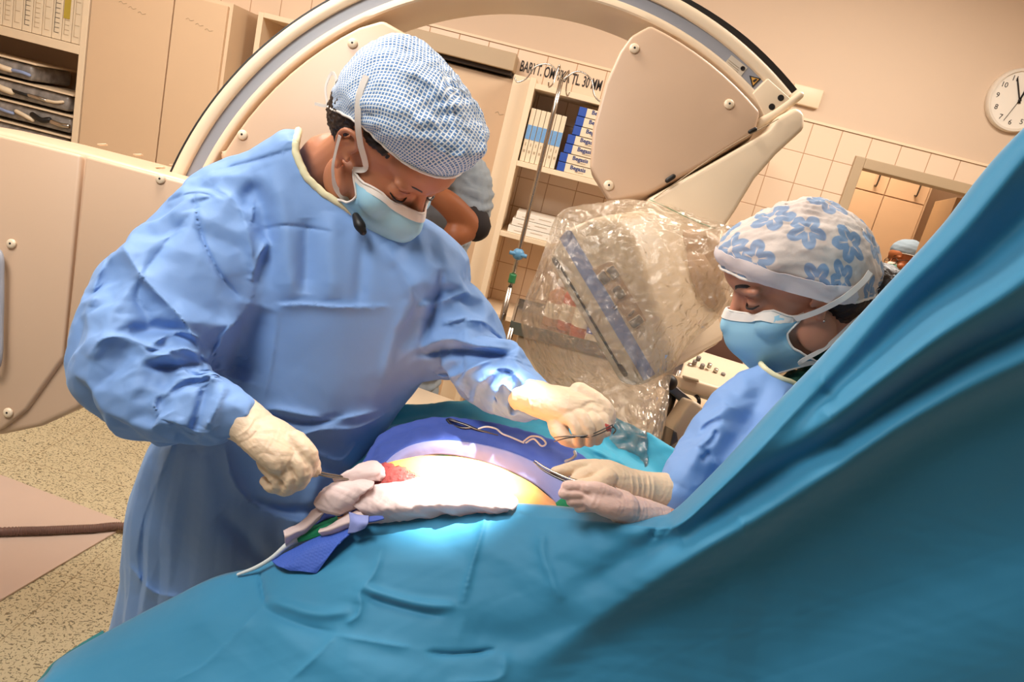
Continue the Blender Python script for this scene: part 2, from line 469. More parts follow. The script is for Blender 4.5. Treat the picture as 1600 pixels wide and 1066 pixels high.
MT['blood'] = mat('blood_stained_tissue', '#c2504a', .3, bump=(140, .002, .8), var=.4, vscale=120, sss=.2)
MT['blue'] = mat('royal_blue_carton', '#2a4fa8', .5, var=.05)
MT['carton'] = mat('cream_carton', '#e6d2b4', .6, var=.03)
MT['ink'] = mat('black_print', '#2a2320', .6)
MT['inkb'] = mat('blue_print', '#2f3f78', .6)
MT['label'] = mat('light_blue_spine_label', '#6f9ecf', .6, var=.1, vscale=120)
MT['green'] = mat('emerald_green_cloth', '#12885a', .8, bump=(900, .0005, .5), var=.05)
MT['dgreen'] = mat('dark_green_scrub_fabric', '#14503c', .8, bump=(900, .0005, .5), var=.3, vscale=160)
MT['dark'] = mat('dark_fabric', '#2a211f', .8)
MT['screen'] = mat('dark_brown_lcd_screen', '#5d4238', .25, var=.03)
MT['yellow'] = mat('yellow_warning_film', '#d9a24a', .5)
MT['greyplate'] = mat('faded_white_rating_label', '#cfc2b0', .5, var=.05)
MT['button'] = mat('grey_membrane_button', '#8f857c', .5, var=.08)
MT['bstripe'] = mat('grey_blue_stripe_plastic', '#8f9ec4', .45, var=.03)
MT['mat'] = mat('pinkish_brown_vinyl', '#dcc4b4', .6, var=.05, vscale=3, bump=(40, .0006, .3))
MT['clothdr'] = mat('grey_scrub_fabric', '#98a0a6', .85, bump=(700, .0006, .5), var=.06)
MT['capb'] = mat('grey_blue_cap_fabric', '#8ba0b4', .8, var=.06)
MT['cord'] = mat('white_silicone_cord', '#dfe6e4', .4)
MT['wood'] = mat('brown_door_leaf', '#b0875c', .5, var=.05)
MT['clockface'] = mat('white_clock_face', '#f0e6d8', .35, var=.01)
MT['clockrim'] = mat('pale_plastic_clock_rim', '#e2d6c6', .35, var=.02)
MT['doorlam'] = mat('tan_cabinet_laminate', '#d4b08c', .45, var=.03)
MT['frame'] = mat('grey_beige_painted_frame', '#b79f80', .5, var=.03)
MT['gclip'] = mat('green_plastic', '#2f7a4a', .4)
MT['bclip'] = mat('blue_plastic_clamp', '#5d93b8', .4)
MT['bottle'] = mat('clear_brown_bottle_plastic', '#c98a66', .2, var=.1)
MT['tray'] = mat('grey_plastic_blister', '#9a928c', .3, var=.5, vscale=30, spec=.8)

def cloth(name, col, rough=.62, sheen=.25, weave=900, wr=60, var=.05, trans=0.12, dist=.0012):
    k = NT(name); b = k.b; co = k.coord('Object'); c = lin(col)
    b.inputs['Roughness'].default_value = rough; b.inputs['Sheen Weight'].default_value = sheen
    b.inputs['Sheen Roughness'].default_value = .4; b.inputs['Sheen Tint'].default_value = (.7, .88, 1, 1); b.inputs['Specular IOR Level'].default_value = .35
    n = k.noise(co, 5, 3); d = tuple(x*(1-var) for x in c[:3])+(1,); e = tuple(min(1, x*(1+var)) for x in c[:3])+(1,)
    k.l.new(k.mix(n, d, e), b.inputs['Base Color'])
    a = k.noise(co, weave, 2); w = k.noise(co, wr, 3, .55); v = k.add('ShaderNodeTexVoronoi'); v.inputs['Scale'].default_value = 22
    k.l.new(co, v.inputs['Vector'])
    h = k.math('ADD', k.math('MULTIPLY', a, .10), k.math('ADD', k.math('MULTIPLY', w, .55), k.math('MULTIPLY', v.outputs['Distance'], .55)))
    k.bump(h, dist, .55)
    if trans:
        t = k.add('ShaderNodeBsdfTranslucent'); t.inputs[0].default_value = c
        m = k.add('ShaderNodeMixShader'); m.inputs[0].default_value = trans
        k.l.new(b.outputs[0], m.inputs[1]); k.l.new(t.outputs[0], m.inputs[2]); k.l.new(m.outputs[0], k.out.inputs[0])
    return k.m
MT['gown'] = cloth('blue_nonwoven_gown', '#82a9e2')
MT['drape'] = cloth('teal_blue_surgical_drape', '#388eb8', .6, .9, wr=30, dist=.0008)
MT['drape2'] = cloth('turquoise_surgical_drape', '#3da5c0', .6, .4, wr=40)
MT['towel'] = cloth('royal_blue_towel', '#4a62b8', .7, .3, wr=80)
MT['towel2'] = cloth('periwinkle_adhesive_edge', '#8f9bd8', .6, .2)
MT['paleblue'] = cloth('pale_blue_towel', '#a8d0dc', .8, .2)
MT['gauze'] = cloth('white_gauze', '#f2dcd8', .85, .3, weave=1300, wr=120, dist=.003, trans=.2)

def glove_mat(name, col):
    k = NT(name); b = k.b; co = k.coord('Object'); c = lin(col)
    b.inputs['Roughness'].default_value = .5; b.inputs['Subsurface Weight'].default_value = .2
    b.inputs['Subsurface Radius'].default_value = (.015, .008, .005); b.inputs['Subsurface Scale'].default_value = .4
    n = k.noise(co, 25, 3); d = tuple(x*.93 for x in c[:3])+(1,)
    k.l.new(k.mix(n, d, c), b.inputs['Base Color'])
    m = k.add('ShaderNodeMapping'); m.inputs['Scale'].default_value = (1, 1, 2.2); k.l.new(co, m.inputs[0])
    k.bump(k.noise(m.outputs[0], 70, 4, .55), .0022, .5); return k.m
MT['glove'] = glove_mat('cream_latex_glove', '#e6cbac')
MT['glovep'] = glove_mat('pinkish_latex_glove', '#e6c4b8')

def tile_mat():
    k = NT('cream_wall_tile'); co = k.sep(k.add('ShaderNodeNewGeometry').outputs['Position'])
    s = .15
    def line(x, off):
        fr = k.math('FRACT', k.math('DIVIDE', k.math('ADD', x, off), s))
        e = k.math('MINIMUM', fr, k.math('SUBTRACT', 1.0, fr)); return e
    e = k.math('MINIMUM', line(co[0], 30.0+.02), line(co[2], 30.0-.05))
    g = k.ramp(e, .006, .022)
    k.l.new(k.mix(g, lin('#b48a66'), lin('#e9ceb2')), k.b.inputs['Base Color'])
    k.l.new(k.math('SUBTRACT', .7, k.math('MULTIPLY', g, .45)), k.b.inputs['Roughness'])
    k.bump(g, .0015, .6); return k.m
MT['tile'] = tile_mat()
def floor_mat():
    k = NT('speckled_vinyl_floor'); co = k.add('ShaderNodeNewGeometry').outputs['Position']
    w = k.add('ShaderNodeVectorMath', operation='ADD'); k.l.new(co, w.inputs[0])
    nz = k.add('ShaderNodeTexNoise'); nz.inputs['Scale'].default_value = 45; k.l.new(co, nz.inputs['Vector'])
    sc = k.add('ShaderNodeVectorMath', operation='SCALE'); sc.inputs['Scale'].default_value = .02; k.l.new(nz.outputs['Color'], sc.inputs[0]); k.l.new(sc.outputs[0], w.inputs[1])
    m = k.add('ShaderNodeMapping'); m.inputs['Scale'].default_value = (1.0, 1.9, 1); m.inputs['Rotation'].default_value = (0, 0, .6); k.l.new(w.outputs[0], m.inputs[0])
    m2 = k.add('ShaderNodeMapping'); m2.inputs['Scale'].default_value = (2.0, 1.0, 1); m2.inputs['Rotation'].default_value = (0, 0, .2); k.l.new(w.outputs[0], m2.inputs[0])
    a = k.ramp(k.noise(m.outputs[0], 80, 1.5, .5), .60, .625); b = k.ramp(k.noise(m2.outputs[0], 92, 1.5, .5), .60, .63)
    base = k.mix(k.noise(co, 14, 4), lin('#cdc09c'), lin('#ddd2b0'))
    c1 = k.mix(k.math('MULTIPLY', a, .85), base, lin('#66604a')); c2 = k.mix(k.math('MULTIPLY', b, .8), c1, lin('#7c6c4c'))
    s = k.sep(co); fx = k.math('FRACT', k.math('DIVIDE', k.math('ADD', s[0], 20.42), .6)); fy = k.math('FRACT', k.math('DIVIDE', k.math('ADD', s[1], 20.1), .6))
    e = k.math('MINIMUM', k.math('MINIMUM', fx, k.math('SUBTRACT', 1., fx)), k.math('MINIMUM', fy, k.math('SUBTRACT', 1., fy)))
    k.l.new(k.mix(k.ramp(e, .001, .004), lin('#97805c'), c2), k.b.inputs['Base Color'])
    k.b.inputs['Roughness'].default_value = .45; return k.m
MT['floor'] = floor_mat()
def cap_mat():
    k = NT('blue_net_cap_fabric'); uv = k.sep(k.coord('UV'))
    u = k.math('MULTIPLY', uv[0], 150.0); v = k.math('MULTIPLY', uv[1], 150.0)
    def ln(x):
        fr = k.math('FRACT', x); return k.math('MINIMUM', fr, k.math('SUBTRACT', 1., fr))
    e = k.math('MINIMUM', ln(k.math('ADD', u, v)), ln(k.math('SUBTRACT', u, v)))
    g = k.ramp(e, .10, .24)
    k.l.new(k.mix(g, lin('#e4ecf2'), lin('#5a86bc')), k.b.inputs['Base Color']); k.b.inputs['Roughness'].default_value = .7
    k.bump(g, .0012, .6); return k.m
MT['capnet'] = cap_mat()
def flower_mat():
    k = NT('white_cap_fabric_with_blue_flowers'); uv = k.coord('UV')
    vo = k.add('ShaderNodeTexVoronoi'); vo.voronoi_dimensions = '2D'; vo.inputs['Scale'].default_value = 17.; vo.inputs['Randomness'].default_value = .55
    k.l.new(uv, vo.inputs['Vector'])
    sb = k.add('ShaderNodeVectorMath', operation='SUBTRACT'); k.l.new(uv, sb.inputs[0])
    k.l.new(vo.outputs['Position'], sb.inputs[1])
    s = k.sep(sb.outputs[0]); ang = k.math('ARCTAN2', s[1], s[0]); ln2 = k.math('SQRT', k.math('ADD', k.math('MULTIPLY', s[0], s[0]), k.math('MULTIPLY', s[1], s[1])))
    r = k.math('MULTIPLY', ln2, 17.)
    pet = k.math('ADD', .27, k.math('MULTIPLY', .2, k.math('ABSOLUTE', k.math('COSINE', k.math('MULTIPLY', ang, 2.5)))))
    ins = k.ramp(k.math('SUBTRACT', pet, r), .0, .03)
    ctr = k.ramp(r, .06, .09)
    rays = k.ramp(k.math('ABSOLUTE', k.math('SINE', k.math('MULTIPLY', ang, 2.5))), .06, .3)
    inner = k.ramp(r, .18, .3)
    fm = k.math('MULTIPLY', ins, k.math('MULTIPLY', ctr, k.math('MAXIMUM', rays, inner)))
    k.l.new(k.mix(k.math('MULTIPLY', fm, .9), lin('#eadfd6'), lin('#7fa8d2')), k.b.inputs['Base Color']); k.b.inputs['Roughness'].default_value = .75
    k.bump(k.noise(k.coord('Object'), 50, 4, .6), .003, .6)
    t = k.add('ShaderNodeBsdfTransparent'); m = k.add('ShaderNodeMixShader'); m.inputs[0].default_value = .26
    k.l.new(k.b.outputs[0], m.inputs[1]); k.l.new(t.outputs[0], m.inputs[2]); k.l.new(m.outputs[0], k.out.inputs[0])
    return k.m
MT['flower'] = flower_mat()
def film_mat():
    k = NT('clear_crinkled_polythene'); co = k.coord('Object')
    t = k.add('ShaderNodeBsdfTransparent'); t.inputs[0].default_value = (.97, .965, .95, 1)
    g = k.add('ShaderNodeBsdfGlossy'); g.inputs['Roughness'].default_value = .13; g.inputs[0].default_value = (1, .97, .93, 1)
    d = k.add('ShaderNodeBsdfTranslucent'); d.inputs[0].default_value = lin('#f0dfc6')
    d2 = k.add('ShaderNodeBsdfDiffuse'); d2.inputs[0].default_value = lin('#f0dfc6')
    nz = k.noise(co, 26, 6, .68); vo = k.add('ShaderNodeTexVoronoi'); vo.inputs['Scale'].default_value = 28; vo.feature = 'DISTANCE_TO_EDGE'
    wp = k.add('ShaderNodeVectorMath', operation='ADD'); n2 = k.add('ShaderNodeTexNoise'); n2.inputs['Scale'].default_value = 12; k.l.new(co, n2.inputs['Vector'])
    s2 = k.add('ShaderNodeVectorMath', operation='SCALE'); s2.inputs['Scale'].default_value = .12; k.l.new(n2.outputs['Color'], s2.inputs[0])
    k.l.new(co, wp.inputs[0]); k.l.new(s2.outputs[0], wp.inputs[1]); k.l.new(wp.outputs[0], vo.inputs['Vector'])
    h = k.math('ADD', nz, k.math('MULTIPLY', vo.outputs['Distance'], 2.6))
    bp = k.add('ShaderNodeBump'); bp.inputs['Distance'].default_value = .0075; bp.inputs['Strength'].default_value = .9; k.l.new(h, bp.inputs['Height'])
    for q in (g, d, d2): k.l.new(bp.outputs[0], q.inputs['Normal'])
    a = k.add('ShaderNodeAddShader'); m0 = k.add('ShaderNodeMixShader'); m0.inputs[0].default_value = .5
    k.l.new(d.outputs[0], m0.inputs[1]); k.l.new(d2.outputs[0], m0.inputs[2])
    fr = k.add('ShaderNodeFresnel'); fr.inputs[0].default_value = 1.45; k.l.new(bp.outputs[0], fr.inputs['Normal'])
    m1 = k.add('ShaderNodeMixShader'); m1.inputs[0].default_value = .24; k.l.new(t.outputs[0], m1.inputs[1]); k.l.new(m0.outputs[0], m1.inputs[2])
    m2 = k.add('ShaderNodeMixShader'); k.l.new(k.math('MINIMUM', k.math('ADD', k.math('MULTIPLY', fr.outputs[0], .9), .03), 1.0), m2.inputs[0]); k.l.new(m1.outputs[0], m2.inputs[1]); k.l.new(g.outputs[0], m2.inputs[2])
    k.l.new(m2.outputs[0], k.out.inputs[0]); return k.m
MT['film'] = film_mat()
def belly_mat():
    k = NT('iodine_painted_skin'); co = k.coord('Object'); b = k.b
    n = k.noise(co, 9, 4); c = k.mix(n, lin('#d68a42'), lin('#e8a25c'))
    k.l.new(c, b.inputs['Base Color']); b.inputs['Roughness'].default_value = .42
    b.inputs['Subsurface Weight'].default_value = .15; b.inputs['Subsurface Radius'].default_value = (.02, .009, .004); b.inputs['Subsurface Scale'].default_value = .5
    k.bump(k.noise(co, 260, 4), .0006, .4); return k.m
MT['belly'] = belly_mat()

def text(name, s, origin, xdir, ydir, size, m, parent, depth=.0006, bold=.0):
    """raised lettering; origin = left end of the baseline"""
    cu = bpy.data.curves.new('t', 'FONT'); cu.body = s; cu.size = size; cu.extrude = depth; cu.offset = bold
    cu.resolution_u = 3
    o = bpy.data.objects.new('t', cu); scene.collection.objects.link(o)
    dg = bpy.context.evaluated_depsgraph_get(); me = bpy.data.meshes.new_from_object(o.evaluated_get(dg))
    v = np.zeros(len(me.vertices)*3); me.vertices.foreach_get('co', v); v = v.reshape(-1, 3)
    F2 = [list(p.vertices) for p in me.polygons]
    bpy.data.objects.remove(o); bpy.data.curves.remove(cu); bpy.data.meshes.remove(me)
    xd = unit(xdir); yd = unit(ydir); zd = np.cross(xd, yd)
    w = np.asarray(origin)+np.outer(v[:, 0], xd)+np.outer(v[:, 1], yd)+np.outer(v[:, 2], zd)
    return obj(name, (w, F2), m, parent, smooth=False)
def screw(c, nrm, r, parent):
    n = unit(nrm)
    s = obj('screw', lathe(c, n, [(r*1.25, 0), (r*1.25, r*.25), (r, r*.5), (r*.5, r*.62), (r*.05, r*.62)], 18), MT['plastic2'], parent)
    obj('screw_socket', lathe(np.asarray(c)+n*r*.62, n, [(r*.28, -.0001), (r*.28, r*.05), (r*.02, r*.05)], 10), MT['rubber'], s)
    return s
# ------------------------------------------------------------------ the room
WY = 3.9
dx0 = AY(1345, 262, WY)[0]; dtop = 2.0
dx1 = dx0+1.0
struct(obj('floor', bx(-3.4, 3.4, -1.0, 8.0, -.05, 0), MT['floor'], smooth=False))
struct(obj('ceiling', bx(-3.4, 3.4, -1.0, 8.0, 3.05, 3.1), MT['ceil'], smooth=False))
wb = struct(obj('wall_back', join([bx(-3.4, dx0, WY, WY+.12, 0, 3.05), bx(dx1, 3.4, WY, WY+.12, 0, 3.05), bx(dx0, dx1, WY, WY+.12, dtop+.06, 3.05)]), MT['paint'], smooth=False))
t_ = obj('wall_tiles', join([bx(-3.4, dx0-.05, WY-.012, WY, 0, 2.15), bx(dx1+.05, 3.4, WY-.012, WY, 0, 2.15), bx(dx0-.05, dx1+.05, WY-.012, WY, dtop+.05, 2.15)]), MT['tile'], wb, smooth=False)
struct(obj('wall_left', bx(-3.45, -3.35, -1, 8, 0, 3.05), MT['paint'], smooth=False))
struct(obj('wall_right', bx(3.35, 3.45, -1, 8, 0, 3.05), MT['paint'], smooth=False))
struct(obj('trim_1', bx(-3.35, 3.35, WY-.02, WY-.001, 2.15, 2.162), MT['lam2'], smooth=False))
# doorway into the next room
struct(obj('trim_2', join([bx(dx0-.05, dx0, WY-.03, WY+.14, 0, dtop+.05, .004), bx(dx1, dx1+.05, WY-.03, WY+.14, 0, dtop+.05, .004), bx(dx0, dx1, WY-.03, WY+.14, dtop, dtop+.05, .004)]), MT['frame'], smooth=False))
struct(obj('wall_far', bx(0.6, 3.35, 6.6, 6.7, 0, 3.05), MT['paint'], smooth=False))
dlx = AY(1488, 312, WY+.2)[0]
struct(obj('door_1', box((dlx+.16, WY+.55, 1.0), (.04, .85, 1.98), .003, ax=((.94, -.34, 0), (.34, .94, 0), (0, 0, 1))), MT['wood'], smooth=False))
# cabinets in the next room
FY = 5.6
def cab_door(p0, p1, hx, name='cupboard_door'):
    a, b = AY(*p0, FY), AY(*p1, FY)
    return a, b
top_y = AY(1370, 312, FY)[2]
cw = thing('tall_cupboard', 'tan tall cupboard with split doors and bar handles in the room behind the doorway', 'cupboard', (2.2, FY+.3, 0))
xl = AY(1340, 330, FY)[0]-.5; xm = AY(1377, 318, FY)[0]; xr = AY(1440, 320, FY)[0]+.02
zsplit = AY(1400, 310, FY)[2]
obj('body', bx(xl, xr+.02, FY+.02, FY+.55, 0, 2.55), MT['lam'], cw, smooth=False)
for a, b in ((xl, xm), (xm, xr)):
    for z0, z1 in ((.05, zsplit), (zsplit, 2.5)):
        dd = obj('door', bx(a+.004, b-.004, FY, FY+.02, z0+.004, z1-.004, .002), MT['doorlam'], cw, smooth=False)
        hxp = b-.09
        hz = z0+.05 if z0 > 1 else z1-.55
        obj('handle', tube([(hxp, FY, hz), (hxp, FY-.03, hz+.005), (hxp, FY-.03, hz+.12), (hxp, FY, hz+.125)], [.006]*4, n=8), MT['darksteel'], dd)
# ceiling light fittings the lamps belong to
for nm, x, y, sx, sy in (('left', -1.2, 2.0, 1.3, .5), ('right', 1.3, 2.4, 1.3, .5), ('front', -1.0, .45, 1.2, .8)):
    o = thing('ceiling_light', {'left': 'rectangular ceiling light over the left side of the room', 'right': 'rectangular ceiling light over the right side of the room', 'front': 'larger ceiling light over the foot of the operating table'}[nm], 'ceiling light', (x, y, 3.05), 'recessed ceiling lights')
    obj('frame', join([bx(x-sx/2-.03, x+sx/2+.03, y-sy/2-.03, y-sy/2, 3.0, 3.05), bx(x-sx/2-.03, x+sx/2+.03, y+sy/2, y+sy/2+.03, 3.0, 3.05), bx(x-sx/2-.03, x-sx/2, y-sy/2, y+sy/2, 3.0, 3.05), bx(x+sx/2, x+sx/2+.03, y-sy/2, y+sy/2, 3.0, 3.05)]), MT['lam2'], o, smooth=False)
    obj('diffuser', bx(x-sx/2, x+sx/2, y-sy/2, y+sy/2, 3.03, 3.045), MT['lam2'], o, smooth=False)

# lettering painted on the tile frieze
a = AY(814, 101, WY-.015)
b = AY(941, 131, WY-.015)
hh = .062
tx = text('wall_lettering', 'BARYT. OM\u00cdTKA TL. 30 MM', (a[0], WY-.0135, 2.05), (1, 0, 0), (0, 0, 1), .072, MT['ink'], None, bold=.0012)
xs = [c.co.x for c in tx.data.vertices]; wdt = max(xs)-min(xs); sx_ = (b[0]-a[0])/wdt; tx.scale = (sx_, 1, 1); tx.location.x = a[0]-min(xs)*sx_
tag(tx, 'black capital lettering painted on the tile frieze above the shelf unit', 'lettering')

# wall clock
cc = AY(1591, 157, WY-.02); R0 = .148
ck = thing('wall_clock', 'round white wall clock with grey numerals high on the right wall', 'clock', (cc[0], WY, cc[2]-R0))
obj('rim', lathe((cc[0], WY, cc[2]), (0, -1, 0), [(R0*.98, 0), (R0, .01), (R0, .028), (R0*.97, .036), (R0*.9, .036), (R0*.88, .024), (R0*.05, .024)], 48), MT['clockrim'], ck, angle=40)
obj('face', lathe((cc[0], WY-.0245, cc[2]), (0, -1, 0), [(R0*.885, 0), (R0*.885, .001), (.001, .001)], 48), MT['clockface'], ck, smooth=False)
for h in range(1, 13):
    an = math.radians(h*30); s = str(h); rr = R0*.7
    cx = cc[0]+math.sin(an)*rr-.011*len(s)*.9; cz = cc[2]+math.cos(an)*rr-.011
    text('numeral', s, (cx, WY-.0262, cz), (1, 0, 0), (0, 0, 1), .034, MT['ink'], ck)
for L, an, w in ((.075, 10, .0042), (.105, -28, .0032), (.11, 199, .0012)):
    an = math.radians(an); dv = np.array([math.sin(an), 0, math.cos(an)]); c0 = np.array([cc[0], WY-.031, cc[2]])
    obj('hand', box(c0+dv*(L/2-.008), (w*2, .0012, L+.016), 0, ax=((math.cos(an), 0, -math.sin(an)), (0, 1, 0), dv)), MT['rubber'], ck, smooth=False)
obj('hub', lathe((cc[0], WY-.03, cc[2]), (0, -1, 0), [(.007, 0), (.007, .005), (.001, .005)], 14), MT['rubber'], ck)
# switch box beside the arm end
s0 = AY(1262, 152, WY)
sb = obj('junction_box', bx(s0[0]-.09, s0[0]+.06, WY-.03, WY, s0[2]-.045, s0[2]+.045, .006), MT['lam2'])
tag(sb, 'small cream junction box on the painted wall behind the scanner arm tip', 'junction box')

# ------------------------------------------------------------------ left storage
SY = 3.45
# open shelf unit at the far left
xr_ = AY(137, 40, SY)[0]; xl_ = -3.33
zs1 = AY(60, 62, SY)[2]
su = thing('open_shelf_unit', 'cream open shelf unit with papers above and packed trays below at far left', 'shelf unit', ((xl_+xr_)/2, SY+.2, 0))
obj('side_panel', bx(xr_-.03, xr_, SY, WY-.015, 0, 2.6, .002), MT['lam2'], su, smooth=False)
obj('side_panel', bx(xl_, xl_+.03, SY, WY-.015, 0, 2.6, .002), MT['lam2'], su, smooth=False)
obj('back_panel', bx(xl_, xr_, WY-.03, WY-.015, 0, 2.6), MT['lam3'], su, smooth=False)
for z in (zs1, zs1-.62, .1, 2.58):
    obj('shelf', bx(xl_+.03, xr_-.03, SY, WY-.03, z-.02, z+.02, .002), MT['lam2'], su, smooth=False)
# paper files on the shelf: upright folders with printed sheets facing out
nf = 9; fx0 = AY(-20, 30, SY)[0]; fw = (xr_-.045-fx0)/nf
for i in range(nf):
    x = fx0+i*fw; col = 'yellow' if i == 7 else 'carton'
    fo = thing('document_folder', ['cream folder', 'cream folder with faint ruled lines'][i % 2]+' standing on the top left shelf, %s' % ('with yellow label strip' if i == 7 else ['first', 'second', 'third', 'fourth', 'fifth', 'sixth', 'seventh', '', 'last'][i]+' from the left'), 'folder', (x+fw/2, SY+.1, zs1+.02), 'folders on the top left shelf')
    obj('cover', bx(x+.002, x+fw-.002, SY+.03, SY+.32, zs1+.022, zs1+.36, .002), MT['carton'], fo, smooth=False)
    zz = list(np.arange(zs1+.05, zs1+.34, .021 if i % 3 != 2 else .05)); lines = [bx(x+.012, x+fw-.012, SY+.0285, SY+.0300, z, z+.0018) for z in zz]+[bx(x+.012, x+.0135, SY+.0285, SY+.03, zz[0], zz[-1])]
    obj('printed_lines', join(lines), MT['ink'] if i % 3 == 0 else MT['frame'], fo, smooth=False)
    if i == 7: obj('label_strip', bx(x+.006, x+fw-.012, SY+.0275, SY+.03, zs1+.12, zs1+.36), mat('olive_yellow_label', '#b79e3a', .6), fo, smooth=False)
# blister trays stacked below
def tray(z, x1, seed, label):
    g = random.Random(seed); x0 = xl_+.05
    t = thing('packed_tray', label, 'tray', ((x0+x1)/2, SY+.15, z), 'packed instrument trays on the lower left shelf')
    obj('paper_backing', bx(x0, x1, SY+.03, SY+.34, z, z+.008, .001), MT['lam2'], t, smooth=False)
    v, f2 = bx(x0+.01, x1-.025, SY+.04, SY+.33, z-.075, z-.004, .014)
    obj('blister', (v, f2), MT['tray'], t)
    for k in range(5):
        xx = x1-.06-k*.085-g.random()*.02
        m_ = [MT['carton'], MT['bstripe'], MT['plastic2'], MT['steel'], MT['rubber']][(k+seed) % 5]
        obj('instrument', tube([(xx-.05, SY+.034, z-.03-g.random()*.02), (xx, SY+.026, z-.045), (xx+.03, SY+.034, z-.035-g.random()*.02)], [.006+g.random()*.008]*3, n=8), m_, t)
ztr = [AY(60, y, SY+.03)[2] for y in (64+33, 64+77, 64+112, 64+150)]
tray(AY(60, 104, SY)[2], AY(50, 100, SY)[0], 1, 'grey packed tray topmost of the stack on the lower left shelf')
tray(AY(60, 138, SY)[2], AY(108, 148, SY)[0], 2, 'packed tray of small parts second from top on the lower left shelf')
tray(AY(60, 172, SY)[2], AY(112, 180, SY)[0], 3, 'packed tray third from top on the lower left shelf')
tray(AY(60, 206, SY)[2], AY(105, 200, SY)[0], 4, 'lowest visible packed tray on the lower left shelf')
# tall cabinet with two plain doors
cx0 = xr_+.005; cxm = AY(268, 40, SY)[0]; cx1 = AY(356, 20, SY)[0]; ctop = AY(340, 4, SY)[2]
tc = thing('tall_cabinet', 'plain beige tall cabinet with two flush doors and pencil marks at left', 'cabinet', ((cx0+cx1)/2, SY+.2, 0))
obj('body', bx(cx0, cx1+.012, SY+.02, WY-.015, 0, max(ctop, 1.9)+.012), MT['lam'], tc, smooth=False)
for a_, b_, zt in ((cx0, cxm, 2.3), (cxm, cx1, ctop)):
    dd = obj('door', bx(a_+.003, b_-.003, SY, SY+.019, .05, ctop-.004, .002), MT['lam3'], tc, smooth=False)
    mx = (a_+b_)/2-.03
    for k in range(3):
        zz = ctop-.1-.012*k
        obj('pencil_mark', tube([(mx-.03+.045*k, SY-.0006, zz), (mx-.02+.045*k, SY-.0006, zz+.006), (mx-.01+.045*k, SY-.0006, zz-.002), (mx+.005+.045*k, SY-.0006, zz+.003)], [.0011]*4, n=5), MT['frame'], dd)
# open shelf box on the tiles
sx0 = AY(398, 60, SY+.15)[0]; sx1 = sx0+.75; sz1 = AY(420, 22, SY+.15)[2]
ob = thing('wall_shelf_box', 'cream open box shelf on the tiles partly behind the scanner arm', 'shelf', ((sx0+sx1)/2, SY+.3, 1.2))
sby = SY+.15
obj('side_panel', bx(sx0, sx0+.025, sby, WY-.013, .9, sz1, .002), MT['lam2'], ob, smooth=False)
obj('side_panel', bx(sx1-.025, sx1, sby, WY-.013, .9, sz1, .002), MT['lam2'], ob, smooth=False)
for z in (sz1-.02, 1.45, .92): obj('shelf', bx(sx0+.025, sx1-.025, sby, WY-.013, z, z+.022, .002), MT['lam2'], ob, smooth=False)
obj('back_panel', bx(sx0+.02, sx1-.02, WY-.03, WY-.014, .9, sz1), MT['wood'], ob, smooth=False)

# sliding door with its head rail
dl = AY(660, 90, WY-.1)[0]; dr = AY(826, 131, WY-.1)[0]; dt = AY(826, 131, WY-.1)[2]
sd = thing('sliding_door', 'plain beige sliding door with dark head rail behind the surgeon', 'door', ((dl+dr)/2, WY-.1, 0))
sd['kind'] = 'structure'; sd.name = 'door_2'; del sd['label']; del sd['category']
leaf = obj('leaf', bx(dl-.25, dr, WY-.12, WY-.06, .01, dt, .004), MT['lam3'], sd, smooth=False)
rre = AY(803, 105, WY-.2)[0]
obj('head_rail', bx(dl-.3, rre, WY-.2, WY-.013, dt+.03, dt+.11, .004), MT['frame'], sd, smooth=False)
obj('rail_slot', bx(dl-.3, rre-.01, WY-.17, WY-.02, dt+.012, dt+.032), MT['gap'], sd, smooth=False)
h0 = AY(748, 372, WY-.14); h1 = AY(742, 402, WY-.14)
obj('handle', tube([(h0[0], WY-.12, h0[2]), (h0[0], WY-.15, h0[2]), (h0[0], WY-.15, h1[2]), (h0[0], WY-.12, h1[2])], [.007]*4, n=8), MT['steel'], sd)
for (x, y) in ((800, 158), (780, 178), (796, 182)):
    q = AY(x, y, WY-.121); obj('pencil_mark', tube([q+[-.02, 0, 0], q+[-.008, 0, .008], q+[.002, 0, -.004], q+[.02, 0, .003]], [.0012]*4, n=5), MT['frame'], sd)

# ------------------------------------------------------------------ shelf unit behind the IV pole
HY = 3.55
ux0 = AY(835, 140, HY)[0]; ux1 = ux0+1.0; ut = AY(850, 133, HY)[2]
z1 = AY(870, 266, HY)[2]; z2 = AY(830, 372, HY)[2]; z3 = z2-.4
un = thing('tiled_shelf_unit', 'cream wall shelf unit open to the tiles, holding cartons behind the IV pole', 'shelf unit', ((ux0+ux1)/2, HY+.2, 0))
obj('side_panel', bx(ux0-.03, ux0, HY, WY-.013, 0, ut+.02, .003), MT['lam2'], un, smooth=False)
obj('side_panel', bx(ux1, ux1+.03, HY, WY-.013, 0, ut+.02, .003), MT['lam2'], un, smooth=False)
obj('outer_post', bx(ux0-.11, ux0-.03, HY+.06, WY-.013, 0, ut+.02, .003), MT['lam2'], un, smooth=False)
for z in (ut, z1, z2, z3): obj('shelf', bx(ux0, ux1, HY, WY-.013, z-.025, z, .002), MT['lam2'], un, smooth=False)
